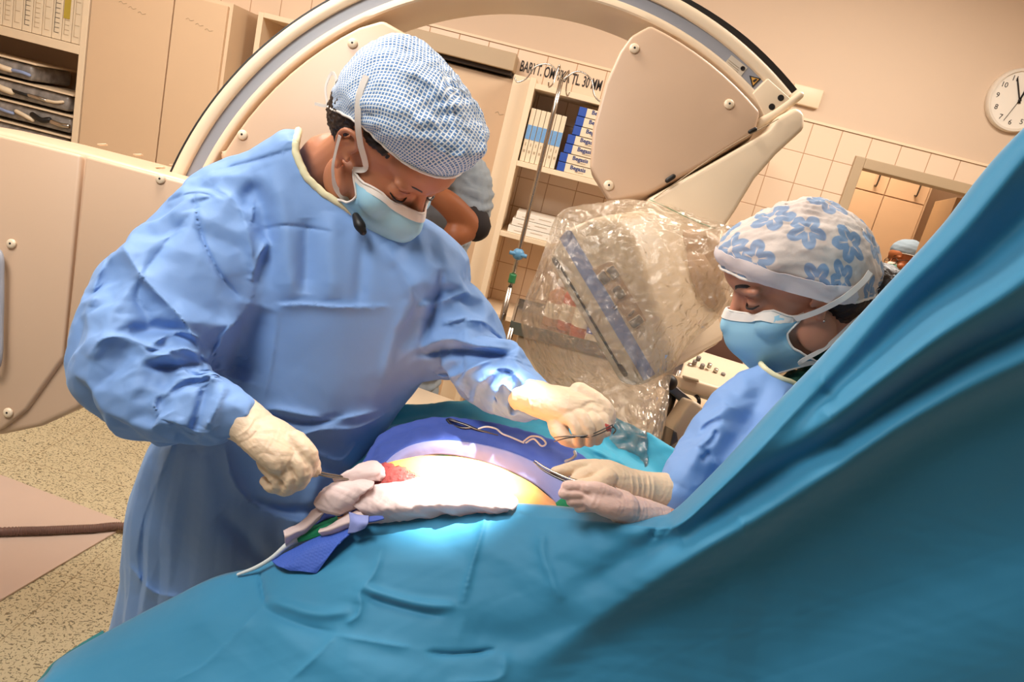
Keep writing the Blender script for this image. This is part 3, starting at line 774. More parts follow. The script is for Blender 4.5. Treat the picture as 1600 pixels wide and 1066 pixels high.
# upright document boxes with blue spine labels
bxr = AY(888, 185, HY)[0]; bw = (bxr-ux0-.012)/7; bt = AY(870, 178, HY)[2]
for i in range(7):
    x = ux0+.006+i*bw
    o = thing('file_box', 'upright cream file box with blue spine band, %s from the left on the upper shelf' % ['first', 'second', 'third', 'fourth', 'fifth', 'sixth', 'seventh'][i], 'file box', (x+bw/2, HY+.1, z1), 'upright file boxes with blue bands')
    obj('carton', bx(x+.001, x+bw-.001, HY+.02, HY+.28, z1+.001, bt, .002), MT['carton'], o, smooth=False)
    obj('spine_label', bx(x+.002, x+bw-.002, HY+.0185, HY+.021, bt-.14, bt-.075), MT['label'], o, smooth=False)
    obj('printed_mark', join([bx(x+bw*.3, x+bw*.7, HY+.0188, HY+.0205, bt-.2, bt-.188), bx(x+bw*.4, x+bw*.6, HY+.0188, HY+.0205, bt-.17, bt-.155)]), MT['frame'], o, smooth=False)
# stacked blue and white cartons
cz = z1+.001; ch = (ut-.03-z1-.01)/7.2
lx = AY(868, 263, HY)[0]+.025
for i in range(7):
    off = [.0, .0, .012, .014, .03, .032, .034][i]
    x0 = lx+off-.02; o = thing('glove_carton', 'white carton with blue end, %s of the stack on the upper shelf' % ['lowest', 'second from bottom', 'third from bottom', 'middle one', 'third from top', 'second from top', 'topmost'][i], 'carton', (x0+.12, HY+.1, cz), 'stacked blue and white cartons')
    obj('box_body', bx(x0+.035, x0+.27, HY+.012, HY+.2, cz, cz+ch-.003, .002), MT['carton'], o, smooth=False)
    obj('blue_end', bx(x0-.0, x0+.036, HY+.010, HY+.2, cz, cz+ch-.003, .002), MT['blue'], o, smooth=False)
    text('print', 'Begasis', (x0+.06, HY+.0112, cz+ch*.45), (1, 0, 0), (0, 0, 1), .026, MT['inkb'], o, bold=.0006)
    text('small_print', 'vinyl gloves', (x0+.085, HY+.0112, cz+ch*.22), (1, 0, 0), (0, 0, 1), .009, MT['frame'], o)
    cz += ch
# flat boxes on the lower shelf
cz = z2+.001
for i in range(3):
    x0 = ux0+.03+.012*i; h = .036
    o = thing('flat_carton', 'flat white printed carton, %s of three on the lower shelf' % ['bottom', 'middle', 'top'][i], 'carton', (x0+.2, HY+.1, cz), 'flat printed cartons')
    obj('box_body', bx(x0, x0+.42, HY+.015, HY+.24, cz, cz+h-.002, .002), MT['clockface'], o, smooth=False)
    obj('printed_lines', join([bx(x0+.03+k*.08, x0+.09+k*.08, HY+.0138, HY+.0155, cz+.012+(k % 2)*.008, cz+.014+(k % 2)*.008) for k in range(5)]), MT['frame'], o, smooth=False)
    cz += h

# ------------------------------------------------------------------ IV pole
IVD = 2.75
pt = P(878, 122, IVD); pb = P(783, 520, IVD+.12)
dirp = np.array([0, 0, -1.0]); base = np.array([pt[0], pt[1], 0]); top_ = pt
iv = thing('iv_pole', 'slim steel IV pole with four hooks and blue clamp behind the surgical team', 'IV pole', base)
q0 = np.array([pt[0]+.0, pt[1], pt[2]]); q1 = np.array([pt[0], pt[1], 0.12])
obj('upper_rod', cyl(q0, [q0[0], q0[1], 1.15], .0085), MT['steel'], iv)
obj('lower_rod', cyl([q0[0], q0[1], 1.16], q1, .0125), MT['steel'], iv)
bl = AY(809, 397, pt[1]); obj('clamp', join([ellip([q0[0], q0[1], bl[2]], (.024, .02, .024)), cyl([q0[0]-.035, q0[1]-.01, bl[2]], [q0[0]+.035, q0[1]-.01, bl[2]], .008)]), MT['bclip'], iv)
gl = AY(800, 435, pt[1]); obj('green_ring', cyl([q0[0], q0[1], gl[2]-.018], [q0[0], q0[1], gl[2]+.018], .0145), MT['gclip'], iv)
for sx, sy in ((-1, .2), (1, -.2), (.35, 1), (-.35, -1)):
    w = .13 if abs(sx) == 1 else .07
    e = [q0+[0, 0, -.01], q0+[sx*.05, sy*.05, .035], q0+[sx*w*.8, sy*w*.8, .02], q0+[sx*w, sy*w, -.03], q0+[sx*(w+.03), sy*(w+.03), -.05], q0+[sx*(w+.045), sy*(w+.045), -.035]]
    obj('hook', tube(e, [.0028]*6, n=8), MT['steel'], iv)
for k in range(5):
    an = k*2*math.pi/5; e = np.array([q1[0]+.2*math.cos(an), q1[1]+.2*math.sin(an), .06])
    lg = obj('leg', tube([q1+[0, 0, .02], (q1+e)/2+[0, 0, .03], e], [.014, .012, .011], n=8), MT['steel'], iv)
    obj('caster', lathe(e+[-.012, 0, -.032], (1, 0, 0), [(.005, 0), (.028, 0), (.028, .024), (.005, .024)], 14), MT['rubber'], lg)

# ------------------------------------------------------------------ floor items at left
m0 = [AZ(9, 747, .002), AZ(189, 816, .002), AZ(181, 833, .002), AZ(0, 940, .002), AZ(-300, 1100, .002), AZ(-320, 640, .002)]
fm = obj('floor_mat', prism(m0, np.array([0, 0, .006])), MT['mat'], smooth=False)
tag(fm, 'pinkish brown flat mat on the speckled floor at left', 'mat')
hs = [AZ(-260, 842, .025), AZ(0, 831, .025), AZ(70, 829, .025), AZ(140, 826, .025), AZ(205, 824, .025), AZ(330, 850, .025)]
c_ = catmull(hs, 400); rr = .0145+.0016*np.sin(np.arange(400)*1.6)
ho = obj('ribbed_hose', tube(c_, rr, n=12, sp=400, seg=1), MT['brown'])
tag(ho, 'brown ribbed hose lying across the floor mat', 'hose')
w0 = AZ(-30, 752, .0)
wl = thing('caster_wheel', 'dark rubber caster wheel at the left edge beside the mat', 'wheel', w0)
obj('tyre', lathe(w0+[-.03, 0, .06], (1, -.3, 0), [(.03, 0), (.055, 0), (.062, .01), (.062, .035), (.055, .045), (.03, .045)], 28), MT['brown'], wl)
obj('hub', lathe(w0+[-.032, 0, .06], (1, -.3, 0), [(.002, 0), (.03, 0), (.03, .052), (.002, .052)], 20), MT['darksteel'], wl)
obj('fork', bx(w0[0]-.045, w0[0]-.03, w0[1]-.02, w0[1]+.02, .05, .14, .003), MT['darksteel'], wl)
# ------------------------------------------------------------------ C-arm scanner
CD = 1.75; EXT = _f*.25+_u*.050          # plane of the arc, and how deep it is
CXc, CYc = 790, 502
def C3(px, py, d=CD): return P(px, py, d)
def arcpt(deg, r, d=CD, cx=CXc, cy=CYc): return P(cx+r*math.cos(math.radians(deg)), cy-r*math.sin(math.radians(deg)), d)
ca = thing('c_arm_scanner', 'large cream C-arm x-ray scanner curving behind the surgeon', 'x-ray scanner', (P(60, 600, 1.8)[0], P(60, 600, 1.8)[1], 0))
A0, A1 = 38.5, 200.0
def arc_solid(r0, r1, d, ext, a0=A0, a1=A1, n=90, bev=0.0):
    """swept rectangular profile between two radii"""
    rings = []
    for a in np.linspace(a0, a1, n):
        i, o_ = arcpt(a, r0, d), arcpt(a, r1, d)
        rr = unit(o_-i); b = bev
        e = np.asarray(ext); eu = unit(e)
        prof = [i+eu*b, i+rr*b, o_-rr*b, o_+eu*b, o_+e-eu*b, o_+e-rr*b, i+e+rr*b, i+e-eu*b]
        rings.append(np.array(prof))
    return rings_loft(rings)
obj('arc_outer_rail', arc_solid(553, 573, CD, EXT, bev=.005), MT['plastic2'], ca, angle=50)
obj('arc_channel', arc_solid(530, 556, CD+.014, EXT*.9), MT['greych'], ca, angle=50)
obj('arc_inner_rail', arc_solid(519, 532, CD, EXT, bev=.004), MT['plastic2'], ca, angle=50)
obj('arc_lining', arc_solid(517.5, 519.5, CD+.012, EXT*.93), MT['olive'], ca, angle=50)
# black drive belt on the outer edge, thicker towards the tip
rings = []
for a in np.linspace(A0, A1, 90):
    w = 2.2+7.5*max(0, min(1, (80-a)/30)); i, o_ = arcpt(a, 572.5, CD+.004), arcpt(a, 572.5+w, CD+.004)
    rings.append(np.array([i, o_, o_+EXT*.8, i+EXT*.8]))
obj('drive_belt', rings_loft(rings), MT['rubber'], ca, angle=50)
# tip block with two plugs
tp = [(1152, 132), (1176, 117), (1203, 134), (1247, 157), (1212, 179), (1192, 176)]
obj('tip_block', prism([P(x, y, CD-.004) for x, y in [(1176, 146), (1200, 122), (1238, 156), (1197, 186)]], EXT*.8, .003), MT['plastic2'], ca, angle=40)
for x, y in ((1206, 167), (1220, 153)):
    obj('plug', lathe(P(x, y, CD-.0045), _f*-1, [(.0075, -.002), (.0075, .001), (.0005, .0012)], 20), MT['rubber'], ca, smooth=False)
obj('end_hinge', tube([P(1250, 149, CD-.0), P(1215, 176, CD), P(1180, 197, CD)], [.009, .011, .012], n=10), MT['plastic2'], ca)
# rating label and laser warning sign
def plate(name, pts, d, th, m, parent): return obj(name, prism([P(x, y, d) for x, y in pts], _f*th), m, parent, smooth=False)
rl = plate('rating_label', [(1131, 100), (1143, 86), (1168, 106), (1157, 120)], CD+.0125, .003, MT['greyplate'], ca)
for k in range(4):
    a, b = P(1137+k*-1.2+1, 93+k*3.3, CD+.012), P(1155-k*1.2, 106.5+k*3.3, CD+.012)
    obj('printed_line', cyl(a, b, .0006, 6), MT['frame'], rl)
pc = P(1160.5, 107, CD+.012); obj('certification_mark', lathe(pc, -_f, [(.0055, 0), (.0055, .0012), (.0045, .0012), (.0045, 0)], 20), MT['ink'], rl)
obj('certification_letter', tube([P(1162, 104, CD+.011), P(1159, 105, CD+.011), P(1161.5, 108, CD+.011), P(1159, 110, CD+.011)], [.0008]*4, n=6), MT['ink'], rl)
ws = plate('warning_sign', [(1171, 118), (1190, 123), (1176, 137)], CD+.0125, .003, MT['ink'], ca)
plate('yellow_field', [(1174, 120.3), (1186, 123.8), (1176.8, 133.3)], CD+.0118, .002, MT['yellow'], ws)
plate('pictogram', [(1176, 126), (1181, 123), (1184, 124.5), (1178, 129)], CD+.0112, .001, MT['ink'], ws)
# right cover panel
rp = [(1000, 47)]+[(CXc+516*math.cos(math.radians(a)), CYc-516*math.sin(math.radians(a))) for a in np.linspace(64, 39.5, 9)]
rp += [(1180, 206), (1100, 256), (1010, 304), (965, 312), (952, 313), (921, 262), (926, 200), (945, 130), (968, 80), (985, 56)]
obj('right_cover_panel', prism([P(x, y, CD-.03) for x, y in rp], _f*.075+_r*.012, .009, 4), MT['plastic'], ca, angle=50)
for x, y in ((991, 76), (1139, 163), (951, 290)): screw(P(x, y, CD-.031), -_f, .0095, ca)
# left cover panel
lp = [(598, 29), (646, 54), (600, 150), (560, 320), (380, 320), (300, 300), (345, 235)]
lp = [(598, 31), (640, 55), (628, 120), (600, 200), (570, 330), (355, 330), (343, 236)]+[(CXc+514*math.cos(math.radians(a)), CYc-514*math.sin(math.radians(a))) for a in np.linspace(149, 116.5, 10)]
obj('left_cover_panel', prism([P(x, y, CD-.02) for x, y in lp], _f*.2+_u*.03, .010, 4), MT['plastic'], ca, angle=50)
for x, y in ((551, 68), (379, 211)): screw(P(x, y, CD-.021), -_f, .0095, ca)
# housing that carries the arc
HD = 1.62
hp = [(-260, 165), (-120, 178), (0, 205), (131, 238), (299, 283), (380, 305), (420, 560), (180, 592), (160, 606), (120, 640), (62, 668), (0, 681), (-100, 684), (-260, 640)]
obj('carriage_housing', prism([P(x, y, HD+.012) for x, y in hp], _f*.34+_u*.058, .014, 4), MT['plastic'], ca, angle=50)
fp = [(133, 243), (299, 287), (380, 308), (420, 640), (101, 546)]
obj('side_panel', prism([P(x, y, HD-.004) for x, y in fp], _f*.05, .007), MT['plastic'], ca, angle=40)
fp = [(-260, 172), (-100, 184), (0, 211), (127, 242), (97, 560), (40, 640), (0, 672), (-100, 682), (-260, 640)]
obj('side_panel', prism([P(x, y, HD-.002) for x, y in fp], _f*.05, .007), MT['plastic'], ca, angle=40)
for x, y in ((251, 280), (18, 381), (13, 645)): screw(P(x, y, HD-.005), -_f, .0085, ca)
obj('screw_cover', lathe(P(41, 511, HD-.001), -_f, [(.011, -.002), (.011, .0008), (.0005, .001)], 20), MT['plastic2'], ca)
obj('grab_handle', tube([P(-30, 390, HD-.01), P(-2, 395, HD-.03), P(1, 440, HD-.03), P(0, 500, HD-.03), P(-4, 570, HD-.03), P(-30, 580, HD-.01)], [.007]*6, n=10), MT['greych'], ca)
for k, (x, y) in enumerate(((160, 226), (216, 242), (250, 262), (272, 258))):
    a = P(x, y, HD+.06+.03*k); obj('moulded_notch', box(a, (.02, .008, .003), .001, ax=(_r, _f, _u)), MT['lam'], ca)
# lower base and column so the scanner stands on the floor
fz = P(60, 600, 1.85)
fz = P(-430, 600, 1.8)
obj('column', bx(fz[0]-.35, fz[0]+.05, 1.75, 2.05, .1, fz[2]+.25, .03), MT['plastic'], ca)
bs = obj('base', bx(fz[0]-.55, fz[0]+.12, 1.65, 2.3, .06, .2, .03), MT['plastic'], ca)
for sx in (-.5, .1):
    for yy in (1.7, 2.22): obj('caster', lathe((fz[0]+sx, yy, .045), (1, 0, 0), [(.005, 0), (.045, 0), (.045, .03), (.005, .03)], 18), MT['rubber'], bs)
# detector arm below the right cover
ap = [(1246, 166), (1258, 176), (1259, 200), (1215, 240), (1180, 280), (1150, 330), (1135, 352), (1090, 400), (1030, 380), (1010, 312), (1100, 262), (1200, 205), (1216, 182)]
obj('detector_arm', prism([P(x, y, CD-.035) for x, y in ap], _f*.17+_u*.02, .012, 4), MT['plastic2'], ca, angle=45)
obj('arm_seam', tube([P(1216, 186, CD-.0365), P(1130, 235, CD-.0365), P(1022, 310, CD-.0365)], [.0012]*3, n=6), MT['frame'], ca)
obj('hinge_slot', tube([P(1180, 202, CD-.045), P(1172, 206, CD-.045)], [.005]*2, n=8), MT['rubber'], ca)
obj('hinge_slot', tube([P(1052, 276, CD-.036), P(1043, 282, CD-.036)], [.006]*2, n=8), MT['rubber'], ca)
# detector head: slab with slot, stripe and keypad, plus neck
DD = 1.50
dfx = [(859, 390), (878, 360), (930, 338), (962, 340), (990, 372), (1054, 560), (1052, 574), (1004, 602), (986, 607), (966, 600), (855, 410)]
dt_ = obj('detector_housing', prism([P(x, y, DD) for x, y in dfx], _f*.2+_r*.16+_u*.055, .014, 4), MT['plastic2'], ca, angle=50)
def dl_(name, pts, m, parent, off=.004, th=.004, bev=0): return obj(name, prism([P(x, y, DD-off) for x, y in pts], _f*th, bev, 2), m, parent, angle=40)
dl_('blue_stripe', [(874, 373), (886, 359), (893, 361), (1024, 585), (1006, 595)], MT['bstripe'], dt_, .0015, .004)
obj('slot', tube([P(876, 417, DD-.002), P(968, 574, DD-.002)], [.0026]*2, n=8), MT['rubber'], dt_)
for a, b in (((866, 406), (873, 417)), ((969, 573), (977, 585))):
    obj('slot_end', tube([P(*a, DD-.002), P(*b, DD-.002)], [.0052]*2, n=10), MT['rubber'], dt_)
for a, b in (((864, 402), (876, 420)), ((967, 569), (979, 587))):
    cpt = (np.array(a)+np.array(b))/2; L = [(cpt[0]+9*math.cos(t)*.6+math.sin(t)*7, cpt[1]+12*math.sin(t)*1.0+3*math.cos(t)) for t in np.linspace(0, 2*math.pi, 20, endpoint=False)]
    obj('slot_surround', tube([P(x, y, DD-.001) for x, y in L+[L[0]]], [.0008]*21, n=6, caps=False), MT['greyplate'], dt_)
kb = dl_('keypad', [(925, 420), (955, 408), (1010, 500), (996, 515), (985, 508)], MT['plastic'], dt_, .002, .003)
def pill(a, b, r, p=dt_):
    s_ = obj('button_ring', tube([P(*a, DD-.004), P(*b, DD-.004)], [r*1.25, r*1.25], n=14, flat=.25, up=_f), MT['plastic2'], p)
    obj('button', tube([P(*a, DD-.007), P(*b, DD-.007)], [r, r], n=14, flat=.25, up=_f), MT['button'], s_)
for a, b in (((939, 428), (949, 441)), ((953, 419), (963, 433)), ((962, 450), (972, 464)), ((986, 489), (987, 490)), ((987, 508), (1002, 498))):
    pill(a, b, .0085)
nk = [(1000, 395), (1050, 360), (1110, 350), (1140, 380), (1138, 440), (1100, 490), (1062, 520)]
obj('detector_neck', prism([P(x, y, DD+.16) for x, y in nk], _f*.2, .03, 5), MT['plastic'], ca, angle=50)
obj('detector_drum', lathe(P(1075, 440, 1.74), unit(_r*.8+_u*.45-_f*.1), [(.02, -.075), (.085, -.075), (.095, -.06), (.10, .02), (.085, .05), (.02, .055)], 40), MT['plastic'], ca, angle=45)
obj('neck_seam', tube([P(982, 372, DD+.03), P(1003, 410, DD+.05), P(1030, 460, DD+.07), P(1052, 487, DD+.08)], [.0018]*4, n=6), MT['frame'], ca)

# clear sterile cover bagged round the detector
def blob_sheet(outline, d0, bulge, nr=46, na=150, back=.0, seed=3, amp=.016, cen=None, tilt=(0, 0)):
    ol = catmull(np.array(outline, float), na, True); cen = np.array(cen if cen else ol.mean(0))
    rows = []
    for t in np.linspace(0.02, 1, nr):
        q = cen+(ol-cen)*t
        d = d0-bulge*(1-t**4)+tilt[1]*np.maximum(0, q[:, 1]-580)/100
        rows.append(np.array([P(x, y, dd) for (x, y), dd in zip(q, d)]))
    v = np.vstack(rows); F2 = grid_faces(na, nr, True); F2.append(list(range(na)))
    e = crumple(v, amp, 14, seed, 5)+crumple(v, amp*.45, 45, seed+1, 4)
    fade = np.repeat(np.linspace(.6, 1, nr), na); v = v-_f*(e*fade)[:, None]
    # gathers in the outline itself
    v += unit(_u+_r*.3)*(crumple(v, .004, 40, seed+5)*np.repeat(np.linspace(0, 1, nr)**3, na))[:, None]
    return v, F2
ol = [(868, 340), (890, 324), (930, 318), (975, 312), (1035, 318), (1090, 338), (1135, 352), (1163, 362), (1172, 385), (1158, 405), (1150, 440), (1148, 470), (1120, 500), (1085, 530), (1062, 560), (1046, 600), (1042, 650), (1030, 700), (1015, 748), (985, 745), (950, 725), (925, 690), (900, 650), (860, 610), (835, 570), (815, 515), (820, 470), (838, 425), (852, 385)]
cv = thing('sterile_cover', 'crinkled clear plastic sterile cover bagged around the scanner detector', 'plastic cover', P(980, 760, 1.5))
obj('front_film', blob_sheet(ol, 1.50, .085, cen=(960, 480), tilt=(0, -.115)), MT['film'], cv)
obj('back_film', blob_sheet(ol, 1.50, -.33, cen=(1000, 470), seed=9, nr=24, tilt=(0, -.10)), MT['film'], cv)
obj('green_tape', tube([P(1015, 312, 1.53), P(1050, 328, 1.5), P(1085, 345, 1.48), P(1120, 358, 1.5)], [.0022]*4, n=6, flat=.3), MT['gclip'], cv)

# ------------------------------------------------------------------ things beyond the patient
# imaging console with keyboard
KD = 2.35
def pz(pts, d): return [P(x, y, d) for x, y in pts]
kn = thing('imaging_console', 'cream ultrasound console with dark screen and knob panel beside the nurse', 'console', (P(1110, 600, KD)[0], P(1110, 600, KD)[1], 0))
kp = obj('keyboard_panel', prism([P(1072, 556, KD), P(1088, 545, KD+.06), P(1200, 580, KD+.06), P(1190, 625, KD-.14), P(1062, 588, KD-.14)], np.array([0, 0, -.05]), .008), MT['plastic2'], kn, angle=40)
obj('front_lip', prism([P(1062, 588, KD-.145), P(1190, 625, KD-.145), P(1186, 645, KD-.145), P(1062, 608, KD-.145)], _f*.1, .006), MT['lam'], kn, angle=40)
obj('grip_slot', box(P(1079, 592, KD-.15), (.05, .01, .010), .003, ax=(unit(_r-_u*.27), _f, _u)), MT['frame'], kn)
for (x, y) in ((1078, 570), (1086, 565), (1098, 571), (1109, 570), (1119, 578), (1086, 577), (1104, 585), (1130, 585), (1092, 559)):
    c = P(x, y, KD-.06); obj('knob', lathe(c, (0, -.3, 1), [(.007, -.01), (.007, .003), (.006, .004), (.001, .004)], 16), MT['button'] if y % 2 else MT['steel'], kp)
sc_ = prism([P(1086, 548, KD+.08), P(1118, 514, KD+.1), P(1172, 528, KD+.1), P(1160, 572, KD+.08)], _f*.04, .004)
obj('screen', sc_, MT['screen'], kn, angle=40)
obj('screen_frame', prism([P(1080, 552, KD+.085), P(1116, 508, KD+.105), P(1182, 524, KD+.105), P(1168, 580, KD+.085)], _f*.05, .005), MT['plastic2'], kn, angle=40)
kx, ky = P(1130, 620, KD)[0], P(1130, 620, KD)[1]
obj('body', bx(kx-.18, kx+.3, ky-.05, ky+.35, .12, 1.0, .02), MT['lam'], kn)
for z in (.9, .84, .78): obj('drawer_front', bx(kx-.19, kx+.31, ky-.07, ky-.05, z-.045, z, .003), MT['plastic'], kn)
obj('cable', tube([P(1080, 612, KD-.1), P(1092, 625, KD-.14), P(1086, 640, KD-.12), P(1070, 635, KD-.1)], [.006]*4, n=8), MT['rubber'], kn)
obj('foot', bx(kx-.25, kx+.35, ky-.1, ky+.4, .0, .12, .03), MT['darksteel'], kn)
# rail arm and cream armboard next to it
ra = thing('support_rail', 'grey metal rail slanting out from under the clear plastic cover', 'rail', P(1060, 640, 1.9))
obj('bar', prism([P(1036, 604, 1.85), P(1042, 592, 1.85), P(1100, 640, 1.85), P(1094, 655, 1.85)], _f*.03, .003), MT['darksteel'], ra, angle=40)
obj('joint', ellip(P(1046, 598, 1.83), (.02, .02, .02)), MT['rubber'], ra)
obj('post', cyl(P(1052, 605, 1.87), np.array([P(1052, 605, 1.87)[0], P(1052, 605, 1.87)[1], .02]), .016), MT['darksteel'], ra)
ab = thing('arm_board', 'cream padded board standing behind the nurse shoulder', 'board', P(1070, 690, 1.75))
obj('board', prism([P(1052, 668, 1.75), P(1082, 624, 1.75), P(1100, 636, 1.75), P(1070, 690, 1.75), P(1048, 710, 1.75)], _f*.12, .008), MT['plastic2'], ab, angle=40)
obj('edge_strip', prism([P(1052, 672, 1.742), P(1058, 676, 1.742), P(1060, 690, 1.742), P(1046, 700, 1.742)], _f*.1, .003), MT['darksteel'], ab, angle=40)
# small flat unit behind the drape
fu = thing('flat_unit', 'flat cream device with small dark mark on its lid behind the blue drapes', 'device', P(660, 640, 1.75))
ld = obj('lid', prism([P(612, 626, 1.7), P(624, 604, 1.86), P(648, 602, 1.87), P(716, 627, 1.8), P(704, 646, 1.66)], np.array([0, 0, -.035]), .006), MT['plastic2'], fu, angle=40)
obj('body', prism([P(608, 634, 1.72), P(700, 648, 1.7), P(712, 632, 1.8), P(620, 612, 1.86)], np.array([0, 0, -.22]), .008), MT['lam2'], fu, angle=40)
obj('dark_slot', prism([P(612, 636, 1.695), P(650, 647, 1.685), P(650, 651, 1.685), P(612, 641, 1.695)], _f*.004), MT['rubber'], fu, smooth=False)
for x, y in ((687, 633.5), (692, 632)):
    obj('printed_mark', box(P(x, y, 1.72)+[0, 0, .004], (.005, .006, .0008), 0, ax=(_r, (0, 1, 0), (0, 0, 1))), MT['ink'], ld, smooth=False)
fb = P(660, 640, 1.78)
obj('stand', bx(fb[0]-.03, fb[0]+.03, fb[1]-.03, fb[1]+.03, .03, fb[2]-.2, .004), MT['darksteel'], fu)
obj('stand_foot', lathe((fb[0], fb[1], 0), (0, 0, 1), [(.2, 0), (.2, .02), (.03, .04)], 30), MT['darksteel'], fu)
# trolley with bottles behind the bag
TD = 2.7
t0 = P(800, 510, TD); tw = P(1010, 575, TD)
tz = P(900, 532, TD)[2]
tr = thing('instrument_trolley', 'steel trolley with raised rim seen through the plastic cover', 'trolley', (t0[0]+.3, t0[1], 0))
x0, x1, y0, y1 = t0[0]-.0, t0[0]+.62, t0[1]-.05, t0[1]+.38
obj('top_tray', join([bx(x0, x1, y0, y1, tz-.02, tz, .004), bx(x0, x1, y0-.008, y0, tz-.02, tz+.025), bx(x0, x1, y1, y1+.008, tz-.02, tz+.025), bx(x0-.008, x0, y0, y1, tz-.02, tz+.025), bx(x1, x1+.008, y0, y1, tz-.02, tz+.025)]), MT['steel'], tr, smooth=False)
obj('drawer_box', bx(x0+.03, x1-.03, y0+.01, y1-.02, tz-.3, tz-.03, .006), MT['lam2'], tr, smooth=False)
obj('lower_shelf', bx(x0, x1, y0, y1, .28, .3, .004), MT['steel'], tr, smooth=False)
for xx in (x0, x1):
    for yy in (y0, y1):
        l_ = obj('leg', cyl([xx, yy, .07], [xx, yy, tz], .011), MT['steel'], tr)
        obj('caster', lathe((xx-.012, yy, .035), (1, 0, 0), [(.004, 0), (.034, 0), (.034, .024), (.004, .024)], 16), MT['rubber'], l_)
def bottle(px, py, d, h, r, m, cap, label):
    b_ = AZ(px, py, tz+.001); b_ = P(px, py, d); z = tz+.001
    o = thing('antiseptic_bottle', label, 'bottle', (b_[0], b_[1], z))
    obj('body', lathe((b_[0], b_[1], z), (0, 0, 1), [(r*.9, 0), (r, .006), (r, h*.62), (r*.9, h*.7), (r*.38, h*.82), (r*.36, h*.88)], 24), m, o)
    obj('cap', lathe((b_[0], b_[1], z+h*.87), (0, 0, 1), [(r*.45, 0), (r*.45, h*.13), (r*.02, h*.13)], 18), cap, o, angle=40)
    obj('label', lathe((b_[0], b_[1], z+h*.18), (0, 0, 1), [(r*1.01, 0), (r*1.015, .001), (r*1.015, h*.33), (r*1.01, h*.33)], 24), MT['carton'], o, angle=40)
bottle(880, 520, TD+.12, .2, .032, MT['red'], MT['white'], 'short red antiseptic bottle behind the taller one on the trolley')
bottle(903, 530, TD+.04, .26, .038, MT['red'], MT['red'], 'tall red antiseptic bottle nearest the scanner slot on the trolley')
bottle(858, 515, TD+.14, .18, .035, MT['bottle'], MT['white'], 'clear brown bottle leftmost on the trolley behind the plastic')
o = thing('supply_box', 'small blue and white box at the right of the bottles on the trolley', 'box', [P(925, 535, TD)[0], P(925, 535, TD)[1], tz])
q = P(925, 535, TD); obj('carton', bx(q[0]-.03, q[0]+.04, q[1]-.02, q[1]+.06, tz+.001, tz+.08, .002), MT['carton'], o, smooth=False)
obj('blue_band', bx(q[0]-.0305, q[0]+.0405, q[1]-.0208, q[1]+.0605, tz+.04, tz+.065), MT['blue'], o, smooth=False)
# ------------------------------------------------------------------ people
class Frame:
    """head frame: F forward, U up, L left in world axes; o origin"""
    def __init__(s, F, U, anchor=None, at=None, sc=1.0):
        s.F = unit(F); U = np.asarray(U)-s.F*(np.asarray(U)@s.F); s.U = unit(U); s.L = np.cross(s.U, s.F); s.sc = sc
        s.o = np.zeros(3)
        if anchor is not None: s.o = np.asarray(at)-s.w(anchor)
    def w(s, p):
        p = np.asarray(p, float)*s.sc
        return s.o+p[..., 0:1]*s.F+p[..., 1:2]*s.L+p[..., 2:3]*s.U if p.ndim > 1 else s.o+p[0]*s.F+p[1]*s.L+p[2]*s.U
    def m(s, vf): return s.w(vf[0]), vf[1]
    def loc(s, w): q = (np.asarray(w)-s.o)/s.sc; return np.stack([q@s.F, q@s.L, q@s.U], -1)
def head_parts(fem=False, nose=True):
    k = .95 if fem else 1
    p = [ellip((-.015, 0, .035), (.099*k, .076*k, .09)), ellip((.028, 0, -.025), (.064, .062*k, .085)),
         ellip((.02, 0, -.075), (.06, .05*k, .04)), ellip((.066, 0, -.108), (.022, .024, .018)),
         ellip((.055, 0, .045), (.048, .06*k, .045))]
    p += [tube([(.087, 0, .014), (.1, 0, -.012), (.113, 0, -.036), (.1, 0, -.045)], [.008, .009, .0125, .009], n=12)]
    p += [ellip((.082, 0, -.075), (.016, .024, .014))]
    for s in (1, -1):
        p += [ellip((.077, s*.033, .025), (.014, .026, .0085)), ellip((.058, s*.045, -.033), (.026, .02, .022)),
              ellip((.071, s*.032, .004), (.0155, .0165, .0125)),
              ellip((.0, s*.058, -.06), (.03, .012, .035))]
    return p
def ear_parts(s, k=1):
    y = s*.076*k
    o = [(-.004, y*.98, -.03), (-.010, y+s*.006, -.018), (-.020, y+s*.013, .004), (-.018, y+s*.015, .022), (-.004, y+s*.011, .030), (.008, y+s*.005, .022), (.008, y+s*.002, .008)]
    p = [tube(o, [.006, .005, .0045, .0045, .0045, .004, .0035], n=10)]
    p += [ellip((-.006, y+s*.003, .002), (.013, .005, .024)), ellip((-.002, y+s*.003, -.030), (.008, .005, .010)), ellip((.007, y+s*.003, -.010), (.004, .005, .006))]
    p += [tube([(-.010, y+s*.007, -.012), (-.013, y+s*.009, .004), (-.006, y+s*.009, .015)], [.003, .003, .003], n=8)]
    return p
def arc3(fr, pts, rad, name, m, parent, flat=1, up=None, n=8):
    w = fr.w(np.array(pts, float)); return obj(name, tube(w, rad, n=n, flat=flat, up=up), m, parent)
